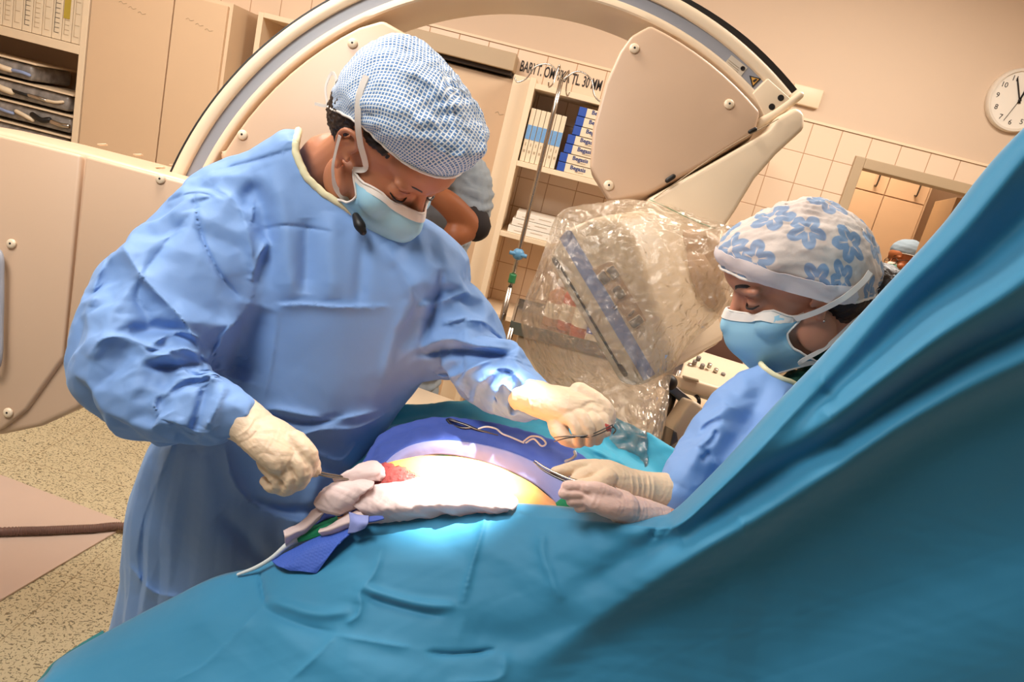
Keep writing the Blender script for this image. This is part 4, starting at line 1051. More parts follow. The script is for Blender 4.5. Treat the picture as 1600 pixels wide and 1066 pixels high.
def ribbon(pts, wid, th, name, m, parent, nrm):
    """flat tape through world points lying on a surface with normal nrm"""
    if TREE is not None and name != 'cap_tie' and name != 'tie_bow': pts = [pts[0]]+list(stick(catmull(pts, 14)[1:], TREE2 if (TREE2 and name == 'upper_tie') else TREE, .004, .06))
    pts = catmull(pts, (len(pts)-1)*8+1); n = len(pts)
    T = np.gradient(pts, axis=0); T = np.array([unit(t) for t in T]); N = np.array([unit(nrm)]*n) if np.ndim(nrm) == 1 else np.array(nrm)
    B = np.array([unit(np.cross(t, q)) for t, q in zip(T, N)]); N = np.cross(B, T)
    wd = np.interp(np.linspace(0, 1, n), np.linspace(0, 1, len(np.atleast_1d(wid))), np.atleast_1d(wid)) if np.ndim(wid) else np.full(n, wid)
    R = [np.array([p+b*w/2+q*th/2, p-b*w/2+q*th/2, p-b*w/2-q*th/2, p+b*w/2-q*th/2]) for p, b, q, w in zip(pts, B, N, wd)]
    return obj(name, rings_loft(R), m, parent, angle=40)
def face_extras(fr, parent, body, fem, open_eye=False):
    for s in (1, -1):
        nm = 'eyebrow'
        th = .0038 if fem else .0036
        b = [(.0945, s*.012, .026), (.0945, s*.025, .033), (.085, s*.042, .034), (.071, s*.053, .025)]
        arc3(fr, b, [th*.8, th, th*.9, th*.25], nm, MT['hair'], parent, flat=.5, up=fr.F)
        ld = arc3(fr, [(.0835, s*.020, .001), (.0880, s*.030, -.003), (.0835, s*.041, -.003), (.0745, s*.048, .001)], [.0012, .0019, .0019, .0009], 'eyelashes', MT['hair'], parent)
        arc3(fr, [(.083, s*.020, .010), (.0865, s*.031, .0135), (.079, s*.043, .011)], [.0006, .0009, .0006], 'eyelid_crease', MT['lid'], parent)
    arc3(fr, [(.096, .017, -.079), (.100, .008, -.0775), (.101, 0, -.078), (.100, -.008, -.0775), (.096, -.017, -.079)], [.002, .0035, .003, .0035, .002], 'lips', MT['lips'], parent)
def mask(fr, parent, m, wid=.066, strokes=None, z0=-.006, z1=-.130, seed=4, fat=1.0):
    """pleated face mask as a shell in front of nose, mouth and chin"""
    nu, nv = 41, 33; V = []
    for j in range(nv):
        t = j/(nv-1); z = z0+(z1-z0)*t
        for i in range(nu):
            s = (i/(nu-1))*2-1
            prot = .118+.010*math.sin(math.pi*min(1, t*1.5))-.040*max(0, t-.55)**1.3*2.2-.004*(1-t)
            if t < .25: prot -= (.25-t)*.050*(.5+abs(s))
            x = prot*fat-(abs(s)**2.1)*.080
            y = s*wid*(1.0-.12*max(0, t-.7)/.3-.08*(1-t))
            zz = z-.018*(s*s)*(1-t)*1.0+.020*(abs(s)**1.5)*t
            pl = .0022*(((t*4.2) % 1)-.5)*(1-abs(s)**3) if .12 < t < .9 else 0
            V.append([x+pl, y, zz])
    v = fr.w(np.array(V)); F2 = grid_faces(nu, nv); n = vnormals(v, F2)
    if (n@fr.F).mean() < 0: F2 = [q[::-1] for q in F2]
    v = puff(v, F2, .0012, 22, seed)
    if TREE is not None:
        v = push_out(v, TREE, .004); g3 = v.reshape(nv, nu, 3)
        for _ in range(8):
            g3[1:-1, 1:-1] = (g3[1:-1, 1:-1]*2+g3[:-2, 1:-1]+g3[2:, 1:-1]+g3[1:-1, :-2]+g3[1:-1, 2:])/6
        v = push_out(g3.reshape(-1, 3), TREE, .003)
    if strokes: v = press(v, F2, strokes)
    o = obj('face_mask', solid(v, F2, nu, nv, .0015), m, parent)
    g = v.reshape(nv, nu, 3)
    def edge(pts, w, nm='binding'):
        obj(nm, tube(pts, [w]*len(pts), n=8, seg=1, flat=.8), MT['white'], o)
    edge(g[0], .0022); edge(g[-1], .0020); edge(g[:, 0], .0022); edge(g[:, -1], .0022)
    tb = (g[1]+g[2])/2+fr.F*.0012; R = [np.array([a+fr.F*.0022, b+fr.F*.0022, b-fr.F*.002, a-fr.F*.002]) for a, b in zip(g[0]+fr.F*.001, g[3]+fr.F*.001)]
    obj('top_band', rings_loft(R), MT['white'], o, angle=40)
    return o, g
def capped(fr, parent, m, brim, height, bulge, apex=(-.02, 0, .12), name='surgical_cap', nu=140, nv=70, seed=5, strokes=None, amp=.004, shape=None):
    """soft cap grown from a brim line; brim(a) gives the local point for angle a"""
    V = []; UV = []
    for j in range(nv):
        t = j/(nv-1)
        for i in range(nu):
            a = 2*math.pi*i/nu; b = np.array(brim(a)); ap = np.array(apex)
            q = math.sin(t*math.pi/2); up = 1-math.cos(t*math.pi/2)
            s_ = math.sin(t*math.pi)
            c = np.array([-.012, 0, b[2]])
            rad = (b-c); rad_n = unit(rad)
            p = c+(rad+rad_n*bulge(a)*math.sin(min(1, t*1.35)*math.pi)**.8)*math.cos(t*math.pi/2)**.72
            p = p+(ap-np.array([-.012, 0, 0]))*[1, 1, 0]*q
            p[2] = b[2]+(ap[2]-b[2])*q
            if shape: p = shape(p, a, t)
            V.append(p); UV.append((a/(2*math.pi)*1.0*(.35+.65*math.cos(t*math.pi/2)) if False else p[0]*0, t))
    V = np.array(V)
    # planar-style unwrap wrapped round the side facing out
    r_ = np.hypot(V[:, 0]+.012, V[:, 1]); an = np.arctan2(V[:, 1], V[:, 0]+.012)
    G = V.reshape(nv, nu, 3); al = np.zeros((nv, nu)); sl = np.linalg.norm(np.diff(G, axis=0), axis=2); al[:-1] = np.cumsum(sl[::-1], 0)[::-1]
    aa = np.arctan2(G[..., 1], G[..., 0]+.012); UV = np.stack([al*np.cos(aa)*.85, al*np.sin(aa)*.85], -1).reshape(-1, 2)
    F2 = grid_faces(nu, nv, True); F2.append([(nv-1)*nu+i for i in range(nu)])
    v = fr.w(V)
    if TREE is not None: v = push_out(v, TREE, .006)
    n = vnormals(v, F2[:-1])
    if ((v-fr.w([-.01, 0, .05]))*n).sum(1).mean() < 0: F2 = [q[::-1] for q in F2]
    v = puff(v, F2[:-1], amp, 18, seed); v = puff(v, F2[:-1], amp*.35, 50, seed+1)
    if strokes: v = press(v, F2[:-1], strokes)
    o = obj(name, (v, F2), m, parent, uv=UV)
    bp = v[:nu]; bp = np.vstack([bp, bp[:1]])
    obj('brim_binding', tube(bp, [.0022]*len(bp), n=8, seg=1, caps=False), MT['white'], o)
    return o, v

def on_surface(pts, V, off=.002):
    """lift photo points onto the nearest visible part of a mesh"""
    x, y, d = proj(V); out = []
    for p in pts:
        r2 = (x-p[0])**2+(y-p[1])**2; k = np.argsort(r2)[:40]; k = k[r2[k] < max(60, r2[k[0]]*2.5)]; out.append(P(p[0], p[1], d[k].min()-off))
    return out
TREE = None; TREE2 = None
# ================= surgeon
FS = Frame(IV(.50, -.84, .16), IV(.66, .46, .60), anchor=(.1, 0, -.004), at=P(656, 325, 1.175), sc=1.08)
NECK = P(516, 262, 1.29)
surg = thing('person', 'surgeon in blue gown with net patterned cap and mask, bending over the patient', 'person', (P(400, 900, 1.35)[0], 1.30, 0))
GROUND = np.array([P(400, 900, 1.35)[0], 1.30, 0])
body = head_parts()+ear_parts(1)+ear_parts(-1)
body = [FS.m(q) for q in body]
body += [tube([FS.w((-.03, 0, -.03)), FS.w((-.045, 0, -.10)), NECK, NECK+[-.02, .03, -.10]], [.056, .054, .058, .075], n=20)]
SH_R, SH_L = P(335, 345, 1.28), P(660, 395, 1.32)
body += [tube([SH_R, NECK+[-.02, .03, -.12], SH_L], [.05, .06, .05], n=18)]
hip = np.array([NECK[0]+.02, 1.36, .95])
body += [tube([NECK+[0, .02, -.1], (NECK+hip)/2, hip], [(.13, .09), (.15, .1), (.155, .105)], n=22, up=(0, 1, 0))]
ELB_R, WR_R = P(190, 560, 1.16), P(375, 650, 1.06)
ELB_L, WR_L = P(745, 560, 1.28), P(845, 622, 1.16)
HR = [P(395, 668, 1.05), P(440, 705, 1.045)]
body += [tube([SH_R, ELB_R], [.05, .042], n=16), tube([ELB_R, WR_R, HR[1]], [.042, .022, .02], n=16),
         tube([SH_L, ELB_L], [.05, .042], n=16), tube([ELB_L, WR_L, P(890, 640, 1.13)], [.042, .022, .02], n=16)]
for s in (-1, 1):
    hx = hip+[s*.085, 0, -.03]
    body += [tube([hx, [hx[0]+s*.01, 1.34, .5], [hx[0]+s*.02, 1.40, .1]], [.085, .055, .04], n=16), ellip([hx[0]+s*.02, 1.34, .05], (.045, .13, .04))]
bv, bf = remesh(body, .0032, 7)
ob_b = obj('body', (bv, bf), MT['skin_m'], surg); TREE = bvh(bv, bf)
face_extras(FS, surg, ob_b, False)
for s in (-1, 1):
    hx = hip+[s*.105, 0, 0]
    obj('shoe', tube([[hx[0], 1.47, .05], [hx[0], 1.36, .05], [hx[0], 1.22, .04]], [(.045, .048), (.052, .046), (.045, .035)], n=16, up=(0, 0, 1)), MT['clockface'], surg)
# dark hair at nape and temple
hv = [FS.m(ellip((-.045, 0, .02), (.078, .081, .075))), FS.m(ellip((.005, 0, .040), (.06, .0775, .03)))]
hv, hf = remesh(hv, .003, 2); hv = puff(hv, hf, .004, 60, 8)
obj('hair', (hv, hf), MT['hair'], surg)
def brim_s(a):
    c, s = math.cos(a), math.sin(a)      # a=0 forehead
    x = -.014+(.108 if c > 0 else .098)*c*abs(c)**.0; y = .086*s
    z = .030+.034*c+.016*(abs(s)**4)-.022*max(0, -c)
    return (x, y, z)
def cap_shape(p, a, t):
    # tall soft crown leaning back, with a flattened folded top
    p = p.copy()
    if p[2] > .10: p[2] = .10+(p[2]-.10)*1.0
    back = max(0, -math.cos(a)); p[0] -= back*.024*math.sin(t*math.pi*.8)
    p[2] += back*.020*math.exp(-((t-.50)/.22)**2)
    p[2] += .012*max(0, math.cos(a))*math.exp(-((t-.42)/.2)**2)
    return p
cap_str = [([(610, 130), (635, 165), (660, 200), (680, 232), (720, 245), (755, 235), (768, 205)], 10, 22, .014, 's'),
           ([(640, 120), (670, 150), (690, 185), (705, 215)], 14, 12, -.010, 'r'), ([(700, 130), (735, 160), (752, 195)], 12, 12, -.007, 'r'),
           ([(600, 100), (650, 118), (700, 150), (740, 200)], 8, 14, .007, 's'), ([(660, 175), (685, 200), (700, 240)], 6, 10, .007, 's')]
cp, cpv = capped(FS, surg, MT['capnet'], brim_s, .2, lambda a: .016, apex=(.005, 0, .150), amp=.004, strokes=cap_str, shape=cap_shape)
TREE2 = bvh(*join([(bv, bf), (cpv, grid_faces(140, 70, True)), (hv, hf)]))
mk, mg = mask(FS, surg, MT['maskb'], z1=-.118)
# mask ties
near = mg[:, 0] if ((mg[:, 0]-CAMP)@_f).mean() < ((mg[:, -1]-CAMP)@_f).mean() else mg[:, -1]
far_ = mg[:, -1] if near is not mg[:, -1] and ((mg[:, 0]-CAMP)@_f).mean() < ((mg[:, -1]-CAMP)@_f).mean() else mg[:, 0]
sN = -1
AV = np.vstack([bv, cpv, hv]); TREE_S = TREE; TREE = None
ribbon([near[0]+_f*-.002]+on_surface([(571, 262), (563, 225), (559, 190), (561, 150), (572, 118)], AV, .004), .009, .0008, 'upper_tie', MT['white'], mk, -_f)
ribbon([near[-1]]+on_surface([(540, 314), (524, 292), (520, 262), (525, 235), (531, 212)], AV, .004), [.010, .012, .005, .004, .005], .0008, 'lower_tie', MT['white'], mk, -_f)
ribbon([FS.w((-.10, -.045, -.02)), FS.w((-.125, -.04, -.01)), FS.w((-.135, -.035, .01)), FS.w((-.115, -.04, .012)), FS.w((-.10, -.045, -.018)), FS.w((-.12, -.045, -.04))], .005, .001, 'tie_bow', MT['white'], mk, -FS.L)
ribbon([P(562, 138, 1.27), P(545, 140, 1.28), P(538, 158, 1.285), P(548, 172, 1.28)], .006, .001, 'cap_tie', MT['white'], cp, -_f)
ribbon([P(598, 92, 1.30), P(575, 97, 1.3), P(556, 108, 1.3)], .009, .001, 'cap_tie', MT['white'], cp, -_f)

# gown
def ring_px(L, R, Y, hb, n=40, dn=None, sq=2.3):
    a, b = AY(L[0], L[1], Y), AY(R[0], R[1], Y); c = (a+b)/2; h = np.linalg.norm(b-a)/2; x = unit(b-a); y = np.array([0, 1.0, 0]); y = unit(y-x*(y@x))
    an = np.linspace(0, 2*np.pi, n, endpoint=False)
    cs, sn = np.cos(an), np.sin(an)
    return c+np.outer(np.sign(cs)*np.abs(cs)**(2/sq)*h, x)+np.outer(np.sign(sn)*np.abs(sn)**(2/sq)*hb, y)
def loft_px(spec, n=40, m=60):
    R = np.array([ring_px(*s, n=n) for s in spec]); out = np.zeros((m, n, 3))
    for i in range(n): out[:, i] = catmull(R[:, i], m)
    return rings_loft(list(out))
torso = loft_px([((452, 185), (572, 305), 1.27, .08), ((425, 215), (600, 318), 1.27, .09), ((380, 243), (645, 335), 1.28, .10), ((318, 300), (708, 372), 1.29, .12), ((300, 360), (732, 410), 1.29, .14), ((300, 440), (726, 470), 1.28, .145),
                 ((310, 540), (690, 560), 1.28, .145), ((290, 620), (628, 640), 1.27, .14), ((240, 690), (600, 690), 1.27, .13), ((206, 780), (590, 770), 1.28, .135), ((199, 880), (580, 860), 1.30, .14), ((180, 985), (575, 960), 1.32, .15), ((150, 1150), (565, 1100), 1.33, .16), ((120, 1350), (560, 1300), 1.34, .17)])
slR = tube([P(372, 320, 1.29), P(330, 380, 1.24), P(270, 470, 1.18), P(215, 555, 1.13), P(225, 610, 1.10), P(285, 630, 1.075), P(345, 640, 1.06)],
           [(.085, .085), (.100, .09), (.108, .085), (.100, .08), (.072, .068), (.064, .058), (.050, .046)], n=36, seg=8)
slR2 = tube([P(258, 400, 1.20), P(210, 470, 1.17), P(185, 540, 1.14), P(240, 600, 1.10), P(300, 615, 1.08)], [.062, .066, .058, .052, .04], n=28, seg=8)
slL = tube([P(655, 410, 1.32), P(690, 480, 1.31), P(735, 545, 1.28), P(775, 588, 1.23), P(815, 612, 1.19), P(832, 620, 1.17)],
           [(.075, .075), (.078, .078), (.074, .07), (.062, .06), (.050, .048), (.036, .036)], n=36, seg=8)
gv, gf = garment([torso, slR, slR2, slL], [(P(372, 320, 1.29), P(200, 570, 1.13), .08, .03), (P(200, 570, 1.13), P(362, 650, 1.06), .24, .03), (P(655, 410, 1.32), P(740, 550, 1.28), .10, .03), (P(740, 550, 1.28), P(842, 624, 1.165), .26, .03)])
# sharper crumpling on the sleeves
px, py, dd = proj(gv)
def near_line(a, b, w):
    a, b = np.array(a, float), np.array(b, float); e = b-a; t = np.clip(((px-a[0])*e[0]+(py-a[1])*e[1])/(e@e), 0, 1)
    return np.exp(-(np.hypot(px-a[0]-t*e[0], py-a[1]-t*e[1])/w)**2)
wm = np.maximum(near_line((200, 540), (330, 640), 70), near_line((720, 560), (830, 620), 55))
gv = gv+vnormals(gv, gf)*(crumple(gv, .0030, 20, 33, 3)*wm)[:, None]
S = []
def st(pts, wl, wr, amp, kind='s'): S.append((pts, wl, wr, amp, kind))
# right sleeve: broad facets, elbow creases, bunching at the forearm
st([(182, 368), (222, 432), (285, 500), (318, 560), (325, 590)], 26, 16, .016)
st([(300, 330), (245, 400), (222, 432)], 14, 20, -.008)
st([(238, 500), (215, 470), (222, 432)], 14, 20, -.007)
st([(180, 370), (150, 440), (140, 480)], 18, 14, .010)
st([(135, 560), (160, 530), (200, 528), (240, 545), (270, 560)], 14, 26, .012)
st([(200, 520), (250, 515), (300, 530), (325, 560)], 20, 12, -.016, 'r')
st([(225, 545), (270, 520), (305, 525), (320, 545)], 8, 14, .013)
st([(240, 560), (285, 545), (320, 560), (335, 575)], 8, 10, .012)
st([(225, 570), (270, 575), (310, 570), (345, 572)], 10, 8, -.014, 'r')
st([(272, 585), (300, 575), (330, 590), (362, 575)], 8, 10, .011)
st([(250, 625), (275, 600), (300, 590), (322, 592)], 10, 12, .010)
st([(300, 680), (312, 640), (322, 600)], 9, 14, -.010, 'r'); st([(250, 655), (240, 630), (255, 605)], 9, 9, .009)
st([(320, 670), (335, 645), (350, 600)], 10, 10, .008)
st([(325, 560), (340, 545), (352, 520), (372, 500), (392, 470)], 16, 14, .015)       # lower edge of sleeve at armpit
st([(360, 590), (375, 540), (392, 475)], 16, 40, -.020, 'r')
st([(302, 300), (315, 370), (345, 430), (378, 470)], 5, 7, -.007)                      # armhole seam
st([(297, 318), (330, 308), (300, 302), (240, 323)], 6, 8, -.005)
st([(335, 290), (372, 320), (390, 372), (396, 430)], 16, 30, .010); st([(380, 330), (400, 300), (420, 380), (395, 440)], 18, 20, -.010, 'r')
st([(420, 375), (405, 400), (393, 440)], 8, 14, .012)
# chest
st([(330, 268), (400, 250), (462, 232)], 4, 7, -.004); st([(415, 262), (440, 330), (450, 420), (455, 470)], 20, 26, .007, 'r')
st([(520, 330), (515, 400), (520, 470)], 24, 20, .006, 'r'); st([(480, 340), (480, 400), (476, 460)], 14, 14, -.006, 'r'); st([(572, 350), (565, 420), (560, 480)], 14, 14, -.005, 'r')
st([(430, 478), (475, 476), (530, 480), (610, 478)], 3, 8, .005); st([(436, 482), (425, 560), (410, 640)], 6, 26, .003)
st([(405, 360), (450, 352), (520, 362)], 3, 5, -.003); st([(640, 470), (615, 540), (600, 600)], 20, 12, .005, 'r')
st([(600, 380), (640, 440), (660, 500)], 20, 14, .006, 'r'); st([(690, 420), (680, 480), (655, 550)], 8, 10, -.010, 'r')
# waist and skirt
st([(380, 650), (430, 640), (520, 655), (600, 640)], 8, 18, .009); st([(440, 690), (500, 672), (560, 668), (615, 640)], 8, 16, .008)
st([(400, 640), (470, 660), (540, 652)], 8, 6, -.010, 'r'); st([(480, 700), (530, 720), (560, 690)], 8, 10, .005)
st([(285, 650), (260, 720), (230, 790), (215, 860), (222, 930)], 10, 16, .006, 's'); st([(250, 690), (240, 760), (225, 830)], 14, 14, -.003, 'r')
st([(310, 700), (330, 780), (335, 860), (330, 940)], 30, 34, .006, 'r'); st([(350, 690), (370, 760), (420, 800), (520, 830)], 10, 18, .009, 's')
st([(380, 780), (450, 800), (560, 790)], 10, 14, -.008, 'r'); st([(200, 880), (240, 925), (300, 935)], 8, 12, .006); st([(345, 800), (400, 860), (430, 900)], 14, 18, -.008, 'r')
st([(500, 740), (480, 800), (440, 850)], 12, 16, .006, 'r')
# left sleeve
st([(655, 545), (700, 530), (745, 540), (800, 545)], 14, 9, .012); st([(650, 552), (700, 548), (760, 552), (830, 565)], 6, 10, -.012, 'r')
st([(668, 575), (700, 590), (760, 565), (800, 560), (848, 580)], 8, 14, .010); st([(690, 505), (715, 500), (730, 495)], 7, 8, .011); st([(725, 500), (760, 505), (795, 540)], 8, 12, .010)
st([(738, 640), (745, 605), (762, 590), (778, 580)], 8, 10, .011); st([(752, 586), (790, 575), (820, 600)], 6, 9, .010); st([(770, 662), (772, 625), (785, 600), (800, 615)], 8, 9, .010)
st([(720, 590), (735, 610), (720, 640)], 8, 12, -.009, 'r'); st([(800, 650), (803, 625), (812, 610)], 5, 7, -.010, 'r'); st([(650, 480), (690, 470), (730, 455)], 6, 12, .008)
st([(790, 600), (800, 590), (790, 575)], 6, 6, -.006, 'r')
S = [(a, b*.85, c*.85, d*1.7, e) for a, b, c, d, e in S]
gv = gv+vnormals(gv, gf)*(crumple(gv*[1, 1, .13], .013, 8, 77, 3)*np.clip((1.12-gv[:, 2])/.35, 0, 1))[:, None]
gv = press(gv, gf, S)
# open the neck
NC = P(500, 262, 1.2); nx, ny = px, py
def cut(v, f2, keep):
    f3 = [q for q in f2 if keep[q].all()]; used = sorted({i for q in f3 for i in q}); mp = {i: k for k, i in enumerate(used)}
    return v[used], [[mp[i] for i in q] for q in f3]
poly = catmull(np.array([(468, 204), (464, 235), (478, 270), (505, 299), (540, 321), (560, 330), (600, 300), (590, 200), (540, 150), (480, 140)], float), 60, True)
def inpoly(x, y, pl):
    c = np.zeros(len(x), bool); n = len(pl)
    for i in range(n):
        a, b = pl[i], pl[(i+1) % n]
        k = ((a[1] > y) != (b[1] > y)); xx = (b[0]-a[0])*(y-a[1])/(b[1]-a[1]+1e-12)+a[0]; c ^= (k & (x < xx))
    return c
px, py, dd = proj(gv)
keep = ~inpoly(px, py, poly)
zc = gv[:, 2] > .45
gv, gf = cut(gv, gf, keep & zc)
gown = obj('surgical_gown', (gv, gf), MT['gown'], surg)
nb = rim_loop(gv, gf, lambda q: q[2] > 1.3)
obj('neck_binding', tube(nb, [.0062]*len(nb), n=8, seg=1, caps=False), MT['cream'], gown)
# thin tube under the chin: dark lead with clip
obj('dark_clip', tube([P(556, 338, 1.17), P(562, 352, 1.16), P(567, 362, 1.16)], [.006, .009, .006], n=12), MT['rubber'], gown)
# gloves
def finger(pts, r): return tube(pts, r, n=14, seg=5)
def glove(parts, strokes, m, parent, vox=.0016, seed=2, sm=5):
    v, f2 = remesh(parts, vox, sm); v = puff(v, f2, .0007, 55, seed)
    if strokes: v = press(v, f2, strokes)
    return obj('glove', (v, f2), m, parent), v
# right hand: fist from the back, fingers curled under, holding forceps
R = [tube([P(358, 645, 1.065), P(380, 657, 1.06), P(400, 672, 1.052)], [(.040, .034), (.036, .031), (.034, .028)], n=24),
     tube([P(392, 668, 1.055), P(425, 690, 1.045), P(455, 715, 1.035)], [(.033, .027), (.042, .028), (.040, .026)], n=24),
     finger([P(462, 690, 1.035), P(484, 712, 1.02), P(480, 738, 1.03), P(462, 748, 1.045)], [.016, .0125, .0105, .009]),
     finger([P(452, 706, 1.03), P(474, 733, 1.012), P(468, 755, 1.025), P(450, 760, 1.04)], [.0165, .0125, .0105, .009]),
     finger([P(436, 718, 1.03), P(456, 748, 1.015), P(448, 765, 1.03), P(432, 762, 1.045)], [.0165, .012, .010, .009]),
     finger([P(418, 722, 1.035), P(436, 752, 1.025), P(426, 762, 1.04), P(414, 752, 1.05)], [.0155, .011, .009, .008]),
     finger([P(430, 678, 1.05), P(465, 690, 1.06), P(487, 720, 1.055), P(492, 736, 1.045)], [.015, .014, .011, .0095])]
sR = [([(438, 760), (446, 745), (440, 722)], 4, 4, -.003, 'r'), ([(458, 765), (462, 750), (455, 728)], 4, 4, -.003, 'r'), ([(478, 745), (480, 728), (470, 706)], 4, 4, -.0025, 'r'),
      ([(366, 684), (385, 672), (400, 650)], 3, 3, .002, 's'), ([(372, 694), (392, 684), (410, 664)], 3, 3, -.002, 's'), ([(380, 705), (402, 695)], 4, 4, .0015, 's'), ([(395, 712), (412, 708), (430, 712)], 3, 4, -.0015, 's')]
gR, grv = glove(R, sR, MT['glove'], surg)
cu = [P(376, 632, 1.045), P(384, 650, 1.03), P(372, 668, 1.03), P(352, 684, 1.045)]
# left hand: fist with curled fingers and the blood-stained finger end
Lh = [tube([P(818, 615, 1.17), P(845, 625, 1.155), P(872, 636, 1.145)], [(.034, .029), (.033, .028), (.033, .027)], n=24),
      tube([P(862, 630, 1.15), P(898, 636, 1.14), P(932, 642, 1.135)], [(.036, .028), (.043, .027), (.034, .022)], n=24),
      finger([P(905, 615, 1.145), P(932, 628, 1.13), P(950, 645, 1.12), P(951, 662, 1.115)], [.018, .0145, .012, .0095]),
      finger([P(915, 640, 1.14), P(935, 650, 1.115), P(944, 664, 1.105), P(946, 674, 1.10)], [.015, .0125, .011, .0095]),
      finger([P(905, 648, 1.13), P(926, 655, 1.10), P(936, 672, 1.095), P(933, 687, 1.10)], [.014, .0105, .010, .009]),
      finger([P(893, 650, 1.125), P(908, 652, 1.095), P(920, 672, 1.085), P(921, 690, 1.095)], [.014, .0105, .010, .009]),
      finger([P(880, 655, 1.125), P(892, 656, 1.10), P(903, 675, 1.088), P(905, 692, 1.098)], [.013, .010, .0095, .0085]),
      finger([P(872, 655, 1.14), P(874, 672, 1.12), P(884, 686, 1.105), P(898, 692, 1.105)], [.018, .015, .011, .009])]
sL = [([(838, 600), (826, 620), (832, 642)], 2, 3, .003, 's'), ([(855, 608), (845, 628), (848, 655)], 3, 3, -.001, 's'), ([(905, 640), (925, 630), (940, 640)], 4, 5, -.003, 'r')]
gL, glv = glove(Lh, sL, MT['glove'], surg)
obj('blood_smear', ellip(P(945, 672, 1.097), (.0100, .006, .0105), ax=(_r, _f, _u)), MT['blood'], gL)
for g_, cc_, r_, ax_ in () and ((gL, P(828, 618, 1.166), .0345, unit(P(850, 628, 1.155)-P(818, 615, 1.17))), (gR, P(360, 645, 1.063), .037, unit(P(400, 672, 1.052)-P(352, 640, 1.065)))):
    x_ = unit(np.cross(ax_, _f)); y_ = np.cross(ax_, x_); t_ = np.linspace(0, 2*np.pi, 40)
    ringp = [cc_+x_*math.cos(q)*r_*1.02+y_*math.sin(q)*r_*.88 for q in t_]
    obj('cuff_bead', tube(ringp, [.0017]*40, n=8, seg=1, caps=False), MT['glove'], g_)
# instruments held by the surgeon
fo = thing('tissue_forceps', 'thin steel forceps reaching from the surgeon right fist to the wound', 'forceps', P(590, 750, 1.07))
obj('blade', tube([P(478, 728, 1.045), P(500, 738, 1.05), P(540, 745, 1.06), P(592, 751, 1.075)], [.0028, .0026, .002, .0009], n=8, flat=.6), MT['steel'], fo)
obj('blade', tube([P(480, 736, 1.04), P(505, 743, 1.045), P(545, 749, 1.058), P(592, 752, 1.074)], [.0028, .0026, .002, .0009], n=8, flat=.6), MT['steel'], fo)
nh = thing('needle_holder', 'thin steel needle holder in the surgeon left fist by the plastic cover', 'needle holder', P(905, 680, 1.08))
obj('shank', tube([P(866, 684, 1.10), P(885, 682, 1.085), P(920, 680, 1.078), P(957, 664, 1.085)], [.0008, .0010, .0010, .0008], n=8), MT['darksteel'], nh)
obj('shank', tube([P(866, 690, 1.10), P(890, 684, 1.086), P(925, 682, 1.079), P(958, 668, 1.085)], [.0008, .0010, .0010, .0008], n=8), MT['darksteel'], nh)
obj('tip', tube([P(957, 666, 1.085), P(962, 672, 1.085), P(958, 678, 1.088)], [.001]*3, n=6), MT['darksteel'], nh)

def cut0(v, f2, keep):
    f3 = [q for q in f2 if keep[q].all()]; used = sorted({i for q in f3 for i in q}); mp = {i: k for k, i in enumerate(used)}
    return v[used], [[mp[i] for i in q] for q in f3]
# ================= nurse
TREE2 = None
FN = Frame(IV(-.945, -.27, -.08), IV(-.30, .90, .30), anchor=(.1, 0, -.004), at=P(1146, 477, 1.18), sc=1.02)
nur = thing('person', 'nurse in blue gown with flowered cap and mask, looking down at right', 'person', (P(1300, 900, 1.25)[0], 1.28, 0))
nb_ = FN.w((-.075, 0, -.19))
NB = P(1325, 640, 1.24)
bodyn = [FN.m(q) for q in head_parts(True)+ear_parts(1, .95)+ear_parts(-1, .95)]
bodyn += [tube([FN.w((-.025, 0, -.04)), FN.w((-.045, 0, -.10)), NB], [.05, .048, .058], n=20)]
SNL, SNR = P(1390, 700, 1.12), P(1240, 660, 1.42)
hipn = np.array([NB[0]+.03, 1.30, .95])
NELL, NWL = P(1290, 850, 1.10), P(1030, 815, 1.01)
NELR, NWR = P(1130, 800, 1.30), P(1030, 765, 1.06)
bodyn += [tube([SNL, NB+[0, .02, -.07], SNR], [.05, .07, .05], n=18), tube([NB+[0, 0, -.05], (NB+hipn)/2, hipn], [(.1, .085), (.13, .095), (.14, .1)], n=20, up=(0, 1, 0)),
          tube([SNL, NELL], [.045, .038], n=16), tube([NELL, NWL], [.038, .018], n=16), tube([SNR, NELR], [.045, .038], n=16), tube([NELR, NWR], [.038, .018], n=16)]
for s in (-1, 1):
    hx = hipn+[s*.08, 0, -.03]
    bodyn += [tube([hx, [hx[0], 1.3, .5], [hx[0], 1.33, .1]], [.08, .052, .038], n=16), ellip([hx[0], 1.27, .045], (.042, .12, .036))]
bv, bf = remesh(bodyn, .0032, 7)
obn = obj('body', (bv, bf), MT['skin_f'], nur); TREE = bvh(bv, bf)
face_extras(FN, nur, obn, True)
for s in (-1, 1):
    hx = hipn+[s*.08, 0, 0]
    obj('shoe', tube([[hx[0], 1.38, .048], [hx[0], 1.27, .048], [hx[0], 1.15, .038]], [(.042, .046), (.048, .042), (.04, .033)], n=16, up=(0, 0, 1)), MT['clockface'], nur)
er = FN.w((-.002, .0835, -.036)); obj('earring', ellip(er-_f*.003, (.0018, .0018, .0018), nu=10, nv=8), MT['steel'], nur)
hp_ = [FN.m(ellip((-.035, 0, .038), (.080, .074, .070))), FN.m(ellip((-.118, 0, -.05), (.045, .052, .05))), FN.m(ellip((-.06, 0, -.03), (.055, .066, .05)))]
hv, hf = remesh(hp_, .003, 3); hv = puff(hv, hf, .003, 45, 8); obj('hair', (hv, hf), MT['hair'], nur); hk = hv[:, 0]; hl = FN.loc(hv); TREE_B = TREE; TREE = bvh(*join([(bv, bf), cut0(hv, hf, hl[:, 0] > -.085)]))
